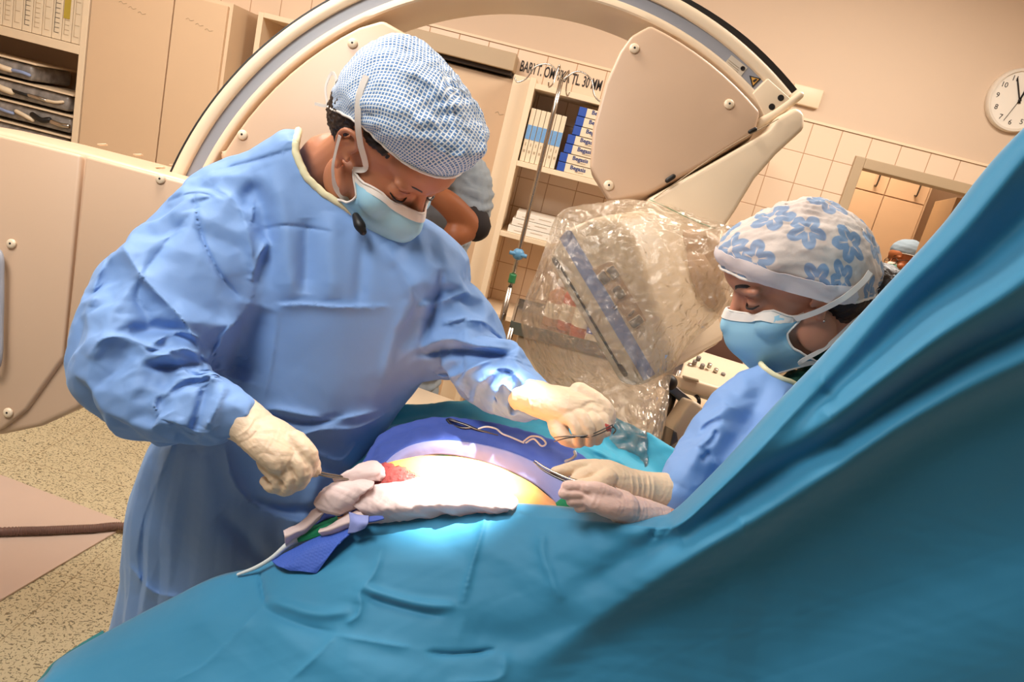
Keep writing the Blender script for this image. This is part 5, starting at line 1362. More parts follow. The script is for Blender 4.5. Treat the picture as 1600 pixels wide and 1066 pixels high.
def brim_n(a):
    c, s = math.cos(a), math.sin(a)
    x = -.016+(.112 if c > 0 else .100)*c; y = .0885*s
    z = -.012+.064*max(0, c)**1.0-.028*max(0, -c)**.8
    return (x, y, z+.004)
def capn_shape(p, a, t):
    p = p.copy(); back = max(0, -math.cos(a)); p[0] -= back*.004*math.sin(t*math.pi*.8); return p
ns = [([(1150, 400), (1200, 440), (1260, 475), (1330, 500)], 6, 12, .006, 's'), ([(1210, 345), (1260, 350), (1310, 370), (1345, 400)], 8, 10, .006, 's'), ([(1240, 395), (1290, 385), (1330, 410)], 8, 10, .005, 's'),
      ([(1220, 420), (1250, 450), (1300, 470)], 10, 8, -.006, 'r'), ([(1180, 380), (1210, 400), (1230, 440)], 10, 10, .004, 's'), ([(1290, 440), (1330, 460), (1350, 480)], 8, 8, .006, 's'), ([(1260, 330), (1300, 350), (1340, 390)], 8, 8, -.005, 'r')]
cpn, _v = capped(FN, nur, MT['flower'], brim_n, .2, lambda a: .016, apex=(-.005, 0, .125), seed=15, amp=.0045, strokes=ns, shape=capn_shape)
TREE2 = bvh(*join([(bv, bf), (_v, grid_faces(140, 70, True))])); TREE = TREE_B
# folded front band of the cap
R = []
for a in np.linspace(-1.9, 1.9, 70):
    b = np.array(brim_n(a)); o_ = b+np.array([.004*math.cos(a), .004*math.sin(a), -.001]); u2 = o_+np.array([-.002, 0, .036*(1-.25*abs(a)/1.9)])+np.array([math.cos(a), math.sin(a), 0])*.006
    R.append(np.array([FN.w(o_), FN.w(u2), FN.w(u2-np.array([math.cos(a), math.sin(a), 0])*.002), FN.w(o_-np.array([math.cos(a), math.sin(a), 0])*.002)]))
R = np.array(R); nR = len(R); fr_ = np.stack([R[:, 0]+(R[:, 1]-R[:, 0])*k/8 for k in range(9)]); fr_ = push_out(fr_.reshape(-1, 3), TREE2, .0035); obj('folded_band', solid(fr_, grid_faces(nR, 9), nR, 9, .0012), mat('pale_cap_band', '#e6dad8', .75, bump=(600, .0004, .4), var=.03), cpn, angle=40)
mkn, mn = mask(FN, nur, MT['maskb'], seed=6, wid=.064, z0=-.010)
nearn = mn[:, -1] if (proj(mn[:, -1])[2].mean() < proj(mn[:, 0])[2].mean()) else mn[:, 0]
AV = np.vstack([bv, _v, hv, fr_]); TREE = None
ribbon([nearn[0]]+on_surface([(1242, 499), (1280, 486), (1318, 466), (1348, 441), (1360, 425)], AV, .005), .009, .0008, 'upper_tie', MT['white'], mkn, FN.L)
ribbon([nearn[-1], FN.w((.035, .062, -.100)), FN.w((-.005, .066, -.085)), FN.w((-.045, .068, -.060)), FN.w((-.08, .05, -.05)), FN.w((-.1, 0, -.045))], .007, .0008, 'lower_tie', MT['white'], mkn, FN.L)
for pts in ([(1362, 428), (1374, 405), (1362, 380)], [(1362, 430), (1382, 418), (1390, 425)], [(1360, 425), (1348, 410), (1362, 398), (1370, 415), (1360, 425)]):
    ribbon([P(x, y, 1.2) for x, y in pts], .008, .001, 'cap_tie', MT['white'], cpn, -_f)
# green scrubs collar
cl = tube([FN.w((-.05, 0, -.125)), NB+[-.02, 0, .03], NB+[-.01, 0, -.01], NB+[.0, .01, -.08]], [(.062, .062), (.080, .078), (.105, .10), (.135, .12)], n=30)
cv_, cf_ = remesh([cl, tube([P(1248, 612, 1.2), P(1300, 640, 1.2)], [.036, .05], n=16)], .004, 2); cv_ = puff(cv_, cf_, .003, 20, 3); obj('scrub_collar', (cv_, cf_), MT['dgreen'], nur)
torn = loft_px([((1250, 590), (1345, 615), 1.24, .07), ((1200, 572), (1400, 640), 1.24, .09), ((1165, 600), (1440, 690), 1.24, .13), ((1140, 650), (1480, 740), 1.24, .15), ((1120, 720), (1480, 800), 1.22, .16),
                ((1100, 800), (1460, 880), 1.20, .16), ((1090, 900), (1440, 970), 1.20, .16), ((1080, 1100), (1420, 1150), 1.22, .17), ((1060, 1400), (1400, 1400), 1.24, .18)])
sn1 = tube([P(1195, 625, 1.16), P(1140, 690, 1.12), P(1095, 740, 1.08), P(1055, 775, 1.05)], [(.062, .062), (.066, .064), (.056, .052), (.036, .034)], n=30, seg=8)
sn2 = tube([P(1380, 720, 1.15), P(1290, 830, 1.10), P(1200, 865, 1.10), P(1120, 860, 1.08)], [.062, .06, .05, .036], n=28, seg=8)
nv_, nf_ = garment([torn, sn1, sn2], [(P(1195, 625, 1.16), P(1050, 780, 1.05), .08, .03)], seed=9)
S = []
st([(1165, 585), (1130, 640), (1090, 700), (1060, 760)], 22, 26, .008, 'r'); st([(1200, 590), (1170, 660), (1130, 720), (1100, 800)], 16, 20, -.010, 'r'); st([(1230, 600), (1210, 660), (1170, 720), (1140, 790)], 14, 26, .012, 's')
st([(1095, 675), (1110, 662), (1128, 655)], 5, 7, -.007, 'r'); st([(1100, 700), (1115, 685), (1120, 672)], 4, 6, -.006, 'r'); st([(1095, 720), (1110, 706)], 5, 7, -.006, 'r')
st([(1045, 700), (1075, 690), (1110, 700)], 8, 12, .006); st([(1260, 620), (1240, 680), (1200, 740)], 16, 20, -.007, 'r'); st([(1115, 760), (1125, 740), (1115, 715)], 8, 10, .007)
S = [(a, b*.85, c*.85, d*1.5, e) for a, b, c, d, e in S]
nv_ = press(nv_, nf_, S)
px, py, dd = proj(nv_)
pol2 = catmull(np.array([(1196, 560), (1200, 578), (1225, 592), (1262, 606), (1330, 632), (1400, 640), (1380, 560), (1280, 520)], float), 60, True)
nv_, nf_ = cut(nv_, nf_, (~inpoly(px, py, pol2)) & (nv_[:, 2] > .45))
gn = obj('surgical_gown', (nv_, nf_), MT['gown'], nur)
nb = rim_loop(nv_, nf_, lambda q: q[2] > 1.3)
obj('neck_binding', tube(nb, [.0045]*len(nb), n=8, seg=1, caps=False), MT['cream'], gn)
# right hand (upper, cream) with wrinkled cuff
NR = [tube([P(1045, 768, 1.055), P(1010, 765, 1.045), P(975, 758, 1.03)], [(.028, .026), (.027, .025), (.027, .024)], n=24),
      tube([P(982, 760, 1.03), P(950, 748, 1.02), P(925, 742, 1.015)], [(.026, .024), (.033, .024), (.026, .020)], n=24),
      finger([P(932, 732, 1.02), P(905, 730, 1.01), P(885, 735, 1.0), P(868, 738, .995)], [.0135, .0105, .0095, .008]),
      finger([P(930, 740, 1.01), P(912, 744, .995), P(900, 752, .985), P(896, 756, .98)], [.0125, .0105, .0095, .0085]),
      finger([P(935, 750, 1.005), P(918, 756, .99), P(908, 762, .98), P(912, 768, .978)], [.0125, .010, .009, .0085]),
      finger([P(942, 758, 1.0), P(926, 766, .985), P(922, 774, .98)], [.0115, .0095, .0085]),
      finger([P(950, 748, .995), P(928, 758, .975), P(905, 760, .968)], [.0135, .0115, .0095])]
sN_ = [([(x, 740), (x+3, 765), (x-3, 790)], 3, 3, .0026, 's') for x in (986, 995, 1003, 1012, 1019)]
gNR, _v = glove(NR, sN_, MT['glove'], nur)
NL = [tube([P(1130, 856, 1.07), P(1060, 828, 1.04), P(1010, 808, 1.0), P(970, 795, .97)], [(.028, .026), (.027, .025), (.026, .023), (.026, .02)], n=24),
      tube([P(975, 792, .97), P(945, 782, .96), P(925, 776, .955)], [(.026, .02), (.031, .018), (.027, .016)], n=24),
      finger([P(935, 770, .957), P(908, 762, .952), P(886, 761, .95)], [.0115, .0095, .0085]), finger([P(930, 777, .955), P(905, 771, .95), P(882, 771, .948)], [.0115, .0095, .0083]),
      finger([P(935, 785, .956), P(912, 782, .952), P(894, 783, .95)], [.011, .009, .008]), finger([P(940, 792, .958), P(922, 791, .955), P(905, 793, .954)], [.010, .008, .0075]),
      finger([P(960, 778, .955), P(935, 766, .945), P(920, 762, .943)], [.012, .0105, .0085])]
gNL, _v = glove(NL, [([(884, 767), (905, 768), (925, 778)], 2.5, 2.5, -.002, 'r')], MT['glovep'], nur)
sz = thing('needle_holder', 'slim curved steel needle holder between the nurse gloved hands', 'needle holder', P(890, 745, .98))
obj('jaw', tube([P(834, 722, 1.005), P(850, 735, .995), P(880, 750, .98), P(905, 757, .972)], [.0012, .0024, .0032, .003], n=8, flat=.6), MT['darksteel'], sz)
obj('jaw', tube([P(836, 720, 1.003), P(856, 733, .992), P(884, 746, .976), P(908, 753, .968)], [.0012, .002, .0028, .003], n=8, flat=.6), MT['steel'], sz)
obj('shank', tube([P(900, 753, .972), P(925, 765, .962), P(940, 772, .956)], [.003, .0028, .0026], n=8), MT['darksteel'], sz)
obj('finger_ring', tube([P(940, 772, .956)+.010*(math.cos(t)*unit(_r-_u*.5)+math.sin(t)*unit(_u+_r*.5))+.010*_r for t in np.linspace(0, 2*math.pi, 14)], [.0016]*14, n=8), MT['steel'], sz)

# ================= person behind the surgeon (grey scrubs, arm bent)
pb_ = thing('person', 'person in grey scrubs mostly hidden behind the surgeon head, bare forearm', 'person', (P(690, 330, 2.15)[0], P(690, 330, 2.15)[1], 0))
bc = P(672, 300, 2.2); pbx, pby = bc[0], bc[1]
FB = Frame((.3, .95, -.1), (0, .1, 1), anchor=(0, 0, 0), at=(pbx-.02, pby, 1.62))
pp = [FB.m(q) for q in head_parts()+ear_parts(1)+ear_parts(-1)]+[tube([(pbx-.02, pby, 1.54), (pbx-.02, pby, 1.42)], [.055, .06], n=16),
      tube([(pbx-.02, pby, 1.42), (pbx-.02, pby, .95)], [(.15, .1), (.14, .1)], n=20, up=(0, 1, 0)),
      tube([P(735, 285, 2.12), P(738, 345, 2.08), P(712, 366, 2.02)], [.045, .040, .036], n=16), tube([P(732, 352, 2.05), P(700, 318, 1.98), P(672, 300, 1.95)], [.038, .034, .026], n=16),
      ellip(P(662, 296, 1.94), (.04, .025, .04)),
      tube([(pbx-.19, pby, 1.38), (pbx-.22, pby+.02, 1.1), (pbx-.15, pby-.1, .95)], [.045, .04, .03], n=14)]
for s in (-1, 1): pp += [tube([(pbx-.02+s*.08, pby, .95), (pbx-.02+s*.09, pby, .1)], [.08, .042], n=14), ellip((pbx-.02+s*.09, pby-.05, .045), (.042, .12, .04))]
v_, f_ = remesh(pp, .006, 4); obj('body', (v_, f_), MT['skin_d'], pb_)
tp_ = [tube([(pbx-.02, pby, 1.45), (pbx-.02, pby, 1.2), (pbx-.02, pby, .8)], [(.17, .11), (.17, .125), (.18, .13)], n=24, up=(0, 1, 0)),
       tube([P(715, 262, 2.14), P(735, 290, 2.12), P(738, 325, 2.09)], [.068, .064, .056], n=20), tube([(pbx-.14, pby, 1.4), (pbx-.22, pby, 1.2)], [.07, .06], n=18)]
v_, f_ = remesh(tp_, .006, 3); v_ = puff(v_, f_, .008, 14, 5)
S = []; st([(722, 275), (735, 290), (752, 296)], 5, 6, .010); st([(715, 300), (735, 310), (755, 318)], 4, 5, -.01); v_ = press(v_, f_, S)
obj('scrub_top', (v_, f_), MT['clothdr'], pb_)
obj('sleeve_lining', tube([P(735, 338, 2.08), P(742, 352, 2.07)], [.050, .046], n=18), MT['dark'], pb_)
v_, f_ = remesh([tube([(pbx-.02+s*.08, pby, .9), (pbx-.02+s*.09, pby, .12)], [.1, .07], n=18) for s in (-1, 1)], .008, 2); obj('scrub_trousers', (v_, f_), MT['clothdr'], pb_)

TREE = None
capped(FB, pb_, MT['capb'], lambda a: (-.012+.105*math.cos(a), .084*math.sin(a), .02+.03*math.cos(a)), .2, lambda a: .010, apex=(-.02, 0, .145), nu=50, nv=26, amp=.003)
mask(FB, pb_, MT['maskb'])
face_extras(FB, pb_, None, False)
# ================= person in the next room
QD = 4.95
FQ = Frame(IV(-.92, .05, .2), IV(.05, .95, .1), anchor=(.10, .0, -.01), at=P(1391, 410, QD), sc=1.05)
pq = thing('person', 'person with glasses, turquoise mask and grey cap in the room beyond the doorway', 'person', (FQ.o[0], FQ.o[1], 0))
qb = [FQ.m(q) for q in head_parts()+ear_parts(1)+ear_parts(-1)]
qo = FQ.o
qb += [tube([FQ.w((-.02, 0, -.05)), qo+[.02, 0, -.2]], [.056, .06], n=16), tube([qo+[.02, 0, -.2], qo+[.03, 0, -.45], [qo[0]+.03, qo[1], .95]], [(.12, .08), (.16, .11), (.15, .1)], n=20, up=(0, 1, 0)),
       tube([qo+[.02, -.12, -.24], qo+[.02, -.2, -.5], qo+[-.12, -.2, -.62]], [.06, .048, .035], n=14), tube([qo+[.02, .12, -.24], qo+[.02, .2, -.5], qo+[-.12, .2, -.62]], [.06, .048, .035], n=14)]
for s in (-1, 1): qb += [tube([(qo[0]+.03, qo[1]+s*.08, .95), (qo[0]+.03, qo[1]+s*.09, .1)], [.08, .042], n=14), ellip((qo[0]-.02, qo[1]+s*.09, .045), (.12, .042, .04))]
v_, f_ = remesh(qb, .005, 4); obj('body', (v_, f_), MT['skin_d'], pq)
face_extras(FQ, pq, None, False)
TREE = None
capped(FQ, pq, MT['capb'], lambda a: (-.012+.105*math.cos(a), .084*math.sin(a), .035+.02*math.cos(a)), .2, lambda a: .008, apex=(-.02, 0, .145), nu=50, nv=26, amp=.003)
mask(FQ, pq, MT['maskt'])
gl_ = obj('glasses', join([tube(FQ.w(np.array([(.098+.0*math.cos(t), s*.034+.024*math.cos(t), -.002+.019*math.sin(t)) for t in np.linspace(0, 2*math.pi, 18)])), [.002]*18, n=6, seg=1) for s in (-1, 1)]+[tube(FQ.w(np.array([(.098, s*.058, .004), (.04, s*.082, .006), (-.005, s*.084, .006)])), [.0018]*3, n=6) for s in (-1, 1)]), MT['rubber'], pq)
v_, f_ = remesh([tube([qo+[.02, 0, -.22], qo+[.03, 0, -.45], [qo[0]+.03, qo[1], .85]], [(.14, .1), (.18, .13), (.18, .12)], n=22, up=(0, 1, 0))]+[tube([qo+[.02, s*.12, -.24], qo+[.02, s*.19, -.42]], [.075, .068], n=16) for s in (-1, 1)], .007, 3)
obj('scrub_top', (puff(v_, f_, .006, 14, 3), f_), MT['clothdr'], pq)
v_, f_ = remesh([tube([(qo[0]+.03, qo[1]+s*.08, .9), (qo[0]+.03, qo[1]+s*.09, .12)], [.1, .07], n=18) for s in (-1, 1)], .008, 2); obj('scrub_trousers', (v_, f_), MT['clothdr'], pq)
# ------------------------------------------------------------------ operating table, patient
TZ = 1.0
ot = thing('operating_table', 'operating table hidden under the blue drapes, carrying the patient', 'operating table', (.0, 1.0, 0))
TA = (unit([1, -.08, 0]), unit([.08, 1, 0]), (0, 0, 1))
obj('table_top', box((.22, .90, .80), (.9, .36, .04), .01, ax=TA), MT['darksteel'], ot)
obj('mattress', box((.22, .90, .845), (.88, .35, .05), .02, ax=TA), MT['rubber'], ot)
obj('column', box((.22, .90, .44), (.24, .2, .70), .02, ax=TA), MT['steel'], ot)
obj('base', box((.22, .90, .05), (.7, .3, .1), .03, ax=TA), MT['steel'], ot)
pa = thing('person', 'patient lying under drapes with rounded bare iodine-tinted abdomen lit by the lamp', 'person', (0, 1.0, .955))
BC = P(712, 868, 1.13)
bparts = [ellip(BC, (.205, .085, .157)), tube([(.38, .93, 1.00), (.2, .95, 1.02), (.02, .98, 1.0), (-.06, .97, .96)], [.085, .10, .10, .09], n=20), ellip((.56, .86, 1.02), (.09, .075, .085)), tube([(.40, .92, 1.02), (.53, .87, 1.02)], [.05, .05], n=14)]
for s in (-1, 1): bparts += [tube([(-.06, .98+s*.05, .95), (-.20, .98+s*.05, .88), (-.28, .96+s*.05, .70), (-.26, .98+s*.05, .45)], [.07, .06, .045, .035], n=14)]
for s in (-1, 1): bparts += [tube([(.36, .93+s*.07, .99), (.24, .93+s*.08, .95), (.08, .93+s*.06, .93)], [.04, .033, .026], n=12)]
v_, f_ = remesh(bparts, .005, 6); obj('body', (v_, f_), MT['belly'], pa)
# wound and bloodied tissue on the left side of the abdomen
wd = sheet([[(592, 750, 1.115), (604, 746, 1.11), (620, 745, 1.10), (650, 750, 1.09)], [(590, 754, 1.10), (606, 751, 1.085), (628, 751, 1.08), (664, 754, 1.075)], [(588, 762, 1.09), (608, 760, 1.075), (635, 760, 1.07), (672, 762, 1.07)]], 40, 26, .004, cr=((.004, 30), (.002, 80)), seed=4)
wd = (push_out(wd[0], bvh(v_, f_), .003), wd[1]); obj('wound', wd, MT['blood'], pa)

# skin-side adhesive edge, blue towel band round the abdomen
outer = [(560, 752, 1.16), (583, 715, 1.2), (600, 690, 1.22), (640, 672, 1.235), (700, 664, 1.24), (770, 674, 1.235), (840, 692, 1.22), (905, 722, 1.2), (950, 765, 1.16), (965, 810, 1.12)]
mid = [(575, 765, 1.125), (598, 728, 1.15), (622, 706, 1.17), (655, 692, 1.185), (700, 688, 1.195), (765, 697, 1.19), (820, 715, 1.17), (868, 742, 1.14), (905, 780, 1.10), (915, 815, 1.06)]
inner = [(590, 778, 1.105), (604, 742, 1.12), (632, 716, 1.145), (660, 706, 1.155), (700, 704, 1.16), (752, 714, 1.155), (805, 732, 1.135), (850, 758, 1.105), (880, 790, 1.07), (888, 820, 1.03)]
out2 = [(x+(x-740)*.02-3, y-4, d+.035) for x, y, d in outer]; out3 = [np.array(P(x, y, d+.05))+[0, .02, -.14] for x, y, d in outer]
tb = obj('towel_band', sheet([out3, out2, outer, mid], 150, 36, .003, cr=((.003, 14), (.001, 40)), seed=11), MT['towel'])
tag(tb, 'royal blue towel band curving round the far side of the abdomen', 'drape towel')
inner = [(a-(a-735)*.03, b+7, c+.03) for a, b, c in inner]
te = obj('adhesive_edge', sheet([[(x, y, d-.002) for x, y, d in mid], [((a[0]+b[0])/2, (a[1]+b[1])/2-1, (a[2]+b[2])/2-.004) for a, b in zip(mid, inner)], [(x, y, d-.001) for x, y, d in inner]], 120, 12, .0015, cr=((.0012, 22),), seed=2), MT['towel2'])
tag(te, 'pale violet adhesive drape edge between the towel band and the bare skin', 'adhesive drape')
# turquoise far drapes over the table edge
far = [[np.array(P(x, y, d))+[0, .03, -.35] for x, y, d in ((520, 700, 1.46), (600, 660, 1.46), (760, 655, 1.45), (900, 650, 1.45), (1010, 700, 1.4), (1080, 760, 1.36))],
       [(530, 690, 1.45), (600, 652, 1.45), (700, 646, 1.44), (850, 640, 1.42), (960, 665, 1.38), (1070, 730, 1.33)],
       [(540, 705, 1.38), (600, 668, 1.38), (700, 658, 1.36), (850, 668, 1.35), (960, 700, 1.32), (1060, 760, 1.28)],
       [(550, 745, 1.28), (610, 700, 1.28), (700, 676, 1.29), (850, 702, 1.27), (960, 745, 1.24), (1050, 800, 1.2)],
       [(560, 800, 1.2), (620, 780, 1.2), (700, 740, 1.22), (850, 770, 1.2), (950, 820, 1.15), (1040, 850, 1.12)]]
fs = [([(600, 668), (700, 656), (790, 668), (880, 700)], 6, 8, .010, 's'), ([(850, 655), (900, 690), (950, 730)], 8, 10, -.012, 'r'), ([(880, 680), (920, 700), (1000, 735)], 6, 8, .012, 's'), ([(905, 640), (950, 700), (1000, 750)], 6, 12, .01, 's'),
      ([(598, 655), (604, 690), (600, 720)], 6, 6, .012, 's')]
fd = obj('far_drape', sheet(far, 150, 80, .002, cr=((.006, 8), (.0015, 30)), strokes=fs, seed=6), MT['drape2'])
tag(fd, 'turquoise drape covering the far side of the table below the plastic cover', 'surgical drape')
ptow = obj('folded_towel', sheet([[(614, 672, 1.31), (640, 660, 1.32), (700, 660, 1.32), (760, 668, 1.30)], [(612, 682, 1.28), (640, 668, 1.285), (700, 663, 1.285), (762, 673, 1.27)], [(616, 700, 1.25), (645, 684, 1.25), (700, 680, 1.25), (766, 690, 1.25)]], 50, 16, .006, cr=((.002, 20),)), MT['paleblue'])
tag(ptow, 'pale blue folded towel tucked behind the royal blue towel band', 'towel')
# scissors lying at the far rim and white cord loops
sc = thing('surgical_scissors', 'dark steel scissors with open ring lying on the far blue towel', 'scissors', P(730, 668, 1.22))
obj('finger_ring', tube([P(698, 656, 1.25), P(704, 655, 1.245), P(722, 662, 1.235), P(736, 668, 1.228), P(722, 669, 1.23), P(706, 664, 1.24), P(698, 656, 1.25)], [.0018]*7, n=8), MT['darksteel'], sc)
obj('blade', tube([P(703, 656, 1.243), P(728, 664, 1.232), P(745, 671, 1.226), P(778, 680, 1.22)], [.0028, .0035, .003, .0012], n=8, flat=.6), MT['darksteel'], sc)
c1 = obj('white_cord', tube([P(748, 670, 1.225), P(760, 667, 1.225), P(775, 670, 1.225), P(785, 678, 1.215), P(800, 684, 1.21), P(818, 692, 1.205)], [.0016]*6, n=8), MT['cord']); tag(c1, 'thin pale cord trailing from the scissors along the towel', 'cord')
c2 = obj('white_cord', tube([P(818, 690, 1.205), P(830, 682, 1.2), P(845, 684, 1.195), P(853, 693, 1.19), P(846, 697, 1.19), P(834, 686, 1.195), P(822, 692, 1.2)], [.0016]*7, n=8), MT['cord']); tag(c2, 'small looped white cord on the towel below the surgeon left hand', 'cord')
c3 = obj('white_cord', tube([P(884, 721, 1.17), P(892, 718, 1.165), P(899, 712, 1.165), P(898, 706, 1.17)], [.0026]*4, n=8), MT['cord']); tag(c3, 'short white cord end on the turquoise drape above the nurse glove', 'cord')
g1 = obj('green_cloth', sheet([[(868, 786, 1.05), (880, 778, 1.045), (895, 782, 1.04)], [(872, 800, 1.04), (884, 796, 1.035), (905, 800, 1.03)], [(870, 815, 1.03), (888, 815, 1.03), (910, 815, 1.03)]], 16, 12, .002), MT['green'])
tag(g1, 'scrap of green cloth under the nurse lower glove', 'cloth')

# ------------------------------------------------------------------ near drape, swept up to the screen at the right
tops = [(-60, 1135, 1.00), (60, 1064, 1.02), (95, 1028, 1.04), (190, 975, 1.06), (262, 938, 1.07), (330, 905, 1.075), (400, 888, 1.075), (445, 866, 1.07), (500, 846, 1.065), (545, 827, 1.06), (600, 808, 1.06), (700, 793, 1.055), (762, 787, 1.05), (850, 791, 1.03), (950, 800, 1.0), (1030, 808, .97),
        (1062, 797, .955), (1110, 752, .945), (1160, 700, .935), (1230, 622, .92), (1300, 550, .905), (1400, 441, .89), (1500, 332, .87), (1600, 208, .85), (1760, 60, .82)]
bots = [(-200, 1240, .90), (-90, 1260, .88), (0, 1280, .87), (110, 1300, .86), (200, 1310, .85), (290, 1320, .84), (370, 1320, .83), (440, 1330, .82), (520, 1340, .82), (600, 1340, .82), (690, 1340, .83), (790, 1340, .84), (880, 1340, .86), (990, 1340, .88), (1100, 1330, .90), (1200, 1320, .91),
        (1290, 1310, .92), (1400, 1290, .92), (1500, 1260, .92), (1620, 1230, .91), (1740, 1200, .90), (1860, 1150, .89), (1960, 1060, .88), (2060, 960, .87), (2160, 820, .86)]
NU, NV = 420, 230
T_ = catmull(tops, NU); B_ = catmull(bots, NU)
rows = []; back = 14
for j in range(back):                       # the cloth folding over and hanging down behind the ridge
    k = (back-j)/back
    rows.append(np.array([P(*t)+_f*.05*k**.5*(1+.0*k)+np.array([.0, .03*k, -.16*k*k-.02*k]) for t in T_]))
for j in range(NV):
    t = j/(NV-1)
    q = T_+(B_-T_)*t
    # rounded shoulder right at the ridge
    d = q[:, 2]+0.0
    d = T_[:, 2]+(B_[:, 2]-T_[:, 2])*(t**.80)-.020*np.sin(min(1, t*6)*math.pi/2)**.8
    rows.append(np.array([P(a, b, c) for (a, b), c in zip(q[:, :2], d)]))
v = np.vstack(rows); nvv = len(rows); F2 = grid_faces(NU, nvv)
n = vnormals(v, F2)
if ((CAMP-v)*n).sum(1).mean() < 0: F2 = [q[::-1] for q in F2]
px, py, dd = proj(v)
row_i = np.repeat(np.arange(nvv), NU); front = np.clip((row_i-back)/8., 0, 1)
tc = CAMP-v; tc /= np.linalg.norm(tc, axis=1)[:, None]
DS = []
def ds(pts, wl, wr, amp, kind='r'): DS.append((pts, wl, wr, amp, kind))
# big rolled folds of the screen
ds([(1700, 130), (1600, 232), (1500, 356), (1400, 466), (1300, 574), (1200, 675), (1120, 752), (1062, 812)], 22, 16, .016, 'f')
ds([(1720, 230), (1600, 345), (1520, 420), (1440, 478), (1360, 560), (1250, 665), (1150, 752), (1060, 812), (1000, 850)], 34, 38, -.045, 'e')
ds([(1720, 330), (1600, 436), (1500, 500), (1400, 568), (1300, 645), (1200, 716), (1120, 770), (1040, 830), (980, 862)], 26, 34, .030, 'e')
ds([(1720, 440), (1600, 512), (1500, 560), (1400, 622), (1300, 690), (1200, 748), (1100, 815), (1010, 868), (930, 905)], 26, 26, -.044, 'e')
ds([(1720, 500), (1600, 560), (1500, 608), (1400, 662), (1300, 730), (1200, 795), (1100, 852), (1000, 915), (900, 980), (820, 1040), (760, 1090)], 34, 150, .050, 'e')
ds([(1720, 800), (1550, 850), (1400, 900), (1250, 990), (1150, 1080)], 110, 160, -.035, 'f')
ds([(1300, 545), (1290, 552), (1282, 580), (1292, 612)], 8, 10, .010, 's')
ds([(1280, 640), (1294, 650), (1300, 668)], 8, 8, .009, 's'); ds([(1150, 800), (1160, 815), (1165, 840)], 6, 8, .005, 's')
# valley where the sheet turns from the patient to the screen
ds([(880, 940), (960, 890), (1020, 850), (1060, 830)], 20, 26, -.007, 'r')
ds([(1060, 790), (1035, 812), (1020, 835), (1025, 842)], 7, 8, -.010, 's')
# fine creases on the near sheet
ds([(762, 789), (752, 835), (735, 895), (722, 946)], 5, 9, .0065, 's'); ds([(848, 826), (848, 860), (862, 905), (880, 942)], 6, 9, .007, 's')
ds([(600, 850), (585, 895), (562, 925), (556, 945)], 10, 14, .005, 's'); ds([(880, 860), (930, 900), (960, 880), (1000, 850)], 24, 24, -.005, 'r')
ds([(562, 926), (600, 942), (650, 955), (695, 965)], 9, 9, -.007, 's'); ds([(566, 918), (600, 930), (660, 945), (715, 948)], 8, 9, .009, 'r')
ds([(410, 948), (440, 965), (480, 980), (525, 988)], 9, 9, -.007, 's'); ds([(415, 935), (450, 948), (500, 960), (550, 955)], 9, 9, .007, 'r'); ds([(404, 888), (408, 915), (414, 945)], 7, 5, -.010, 's')
ds([(540, 975), (560, 960), (564, 925)], 5, 9, .005, 's'); ds([(668, 1018), (700, 1022), (740, 1020), (775, 1014)], 4, 7, -.008, 's'); ds([(523, 992), (580, 1002), (640, 1012)], 5, 12, .005, 's')
ds([(270, 1066), (330, 1030), (405, 950)], 4, 12, .004, 's'); ds([(450, 1066), (500, 1020), (525, 990)], 6, 10, .004, 's'); ds([(700, 1066), (780, 1060), (790, 1020)], 9, 12, .005, 's')
ds([(930, 960), (800, 1000), (720, 985)], 26, 30, -.008, 'r'); ds([(300, 960), (420, 985), (560, 1040), (700, 1080)], 30, 40, .006, 'r')
ds([(905, 800), (980, 830), (1040, 828)], 20, 14, .006, 'r')
h = stroke_field(px, py, DS)
v = v+tc*(h*np.maximum(front, .0))[:, None]
v = v+tc*((crumple(v, .0022, 6, 3, 3)+crumple(v, .0006, 24, 5, 3))*np.maximum(front, .1))[:, None]
nd = obj('near_drape', solid(v, F2, NU, nvv, .002), MT['drape'])
tag(nd, 'large teal blue drape covering the near side, swept up as a screen at right', 'surgical drape')
# darker underlayer showing at the lower left corner
ul = obj('under_drape', sheet([[(58, 1066, 1.09), (90, 1030, 1.09), (160, 985, 1.10)], [(62, 1085, 1.06), (100, 1055, 1.06), (175, 1010, 1.06)], [(60, 1140, 1.03), (110, 1130, 1.03), (200, 1100, 1.03)]], 30, 20, .002, cr=((.002, 12),)), cloth('dark_teal_drape', '#1f7f84'))
tag(ul, 'dark teal lower drape peeping out at the bottom left corner', 'surgical drape')
# pole that carries the screen
pe = thing('drape_screen_frame', 'steel screen pole behind the raised right end of the near drape', 'pole', (P(1700, 140, .9)[0], P(1700, 140, .9)[1], 0))
pt_ = P(1700, 130, .88); obj('post', cyl([pt_[0], pt_[1]+.04, 0.02], [pt_[0], pt_[1]+.04, pt_[2]], .012), MT['steel'], pe)
obj('foot', lathe((pt_[0], pt_[1]+.04, 0), (0, 0, 1), [(.15, 0), (.15, .02), (.02, .035)], 26), MT['darksteel'], pe)

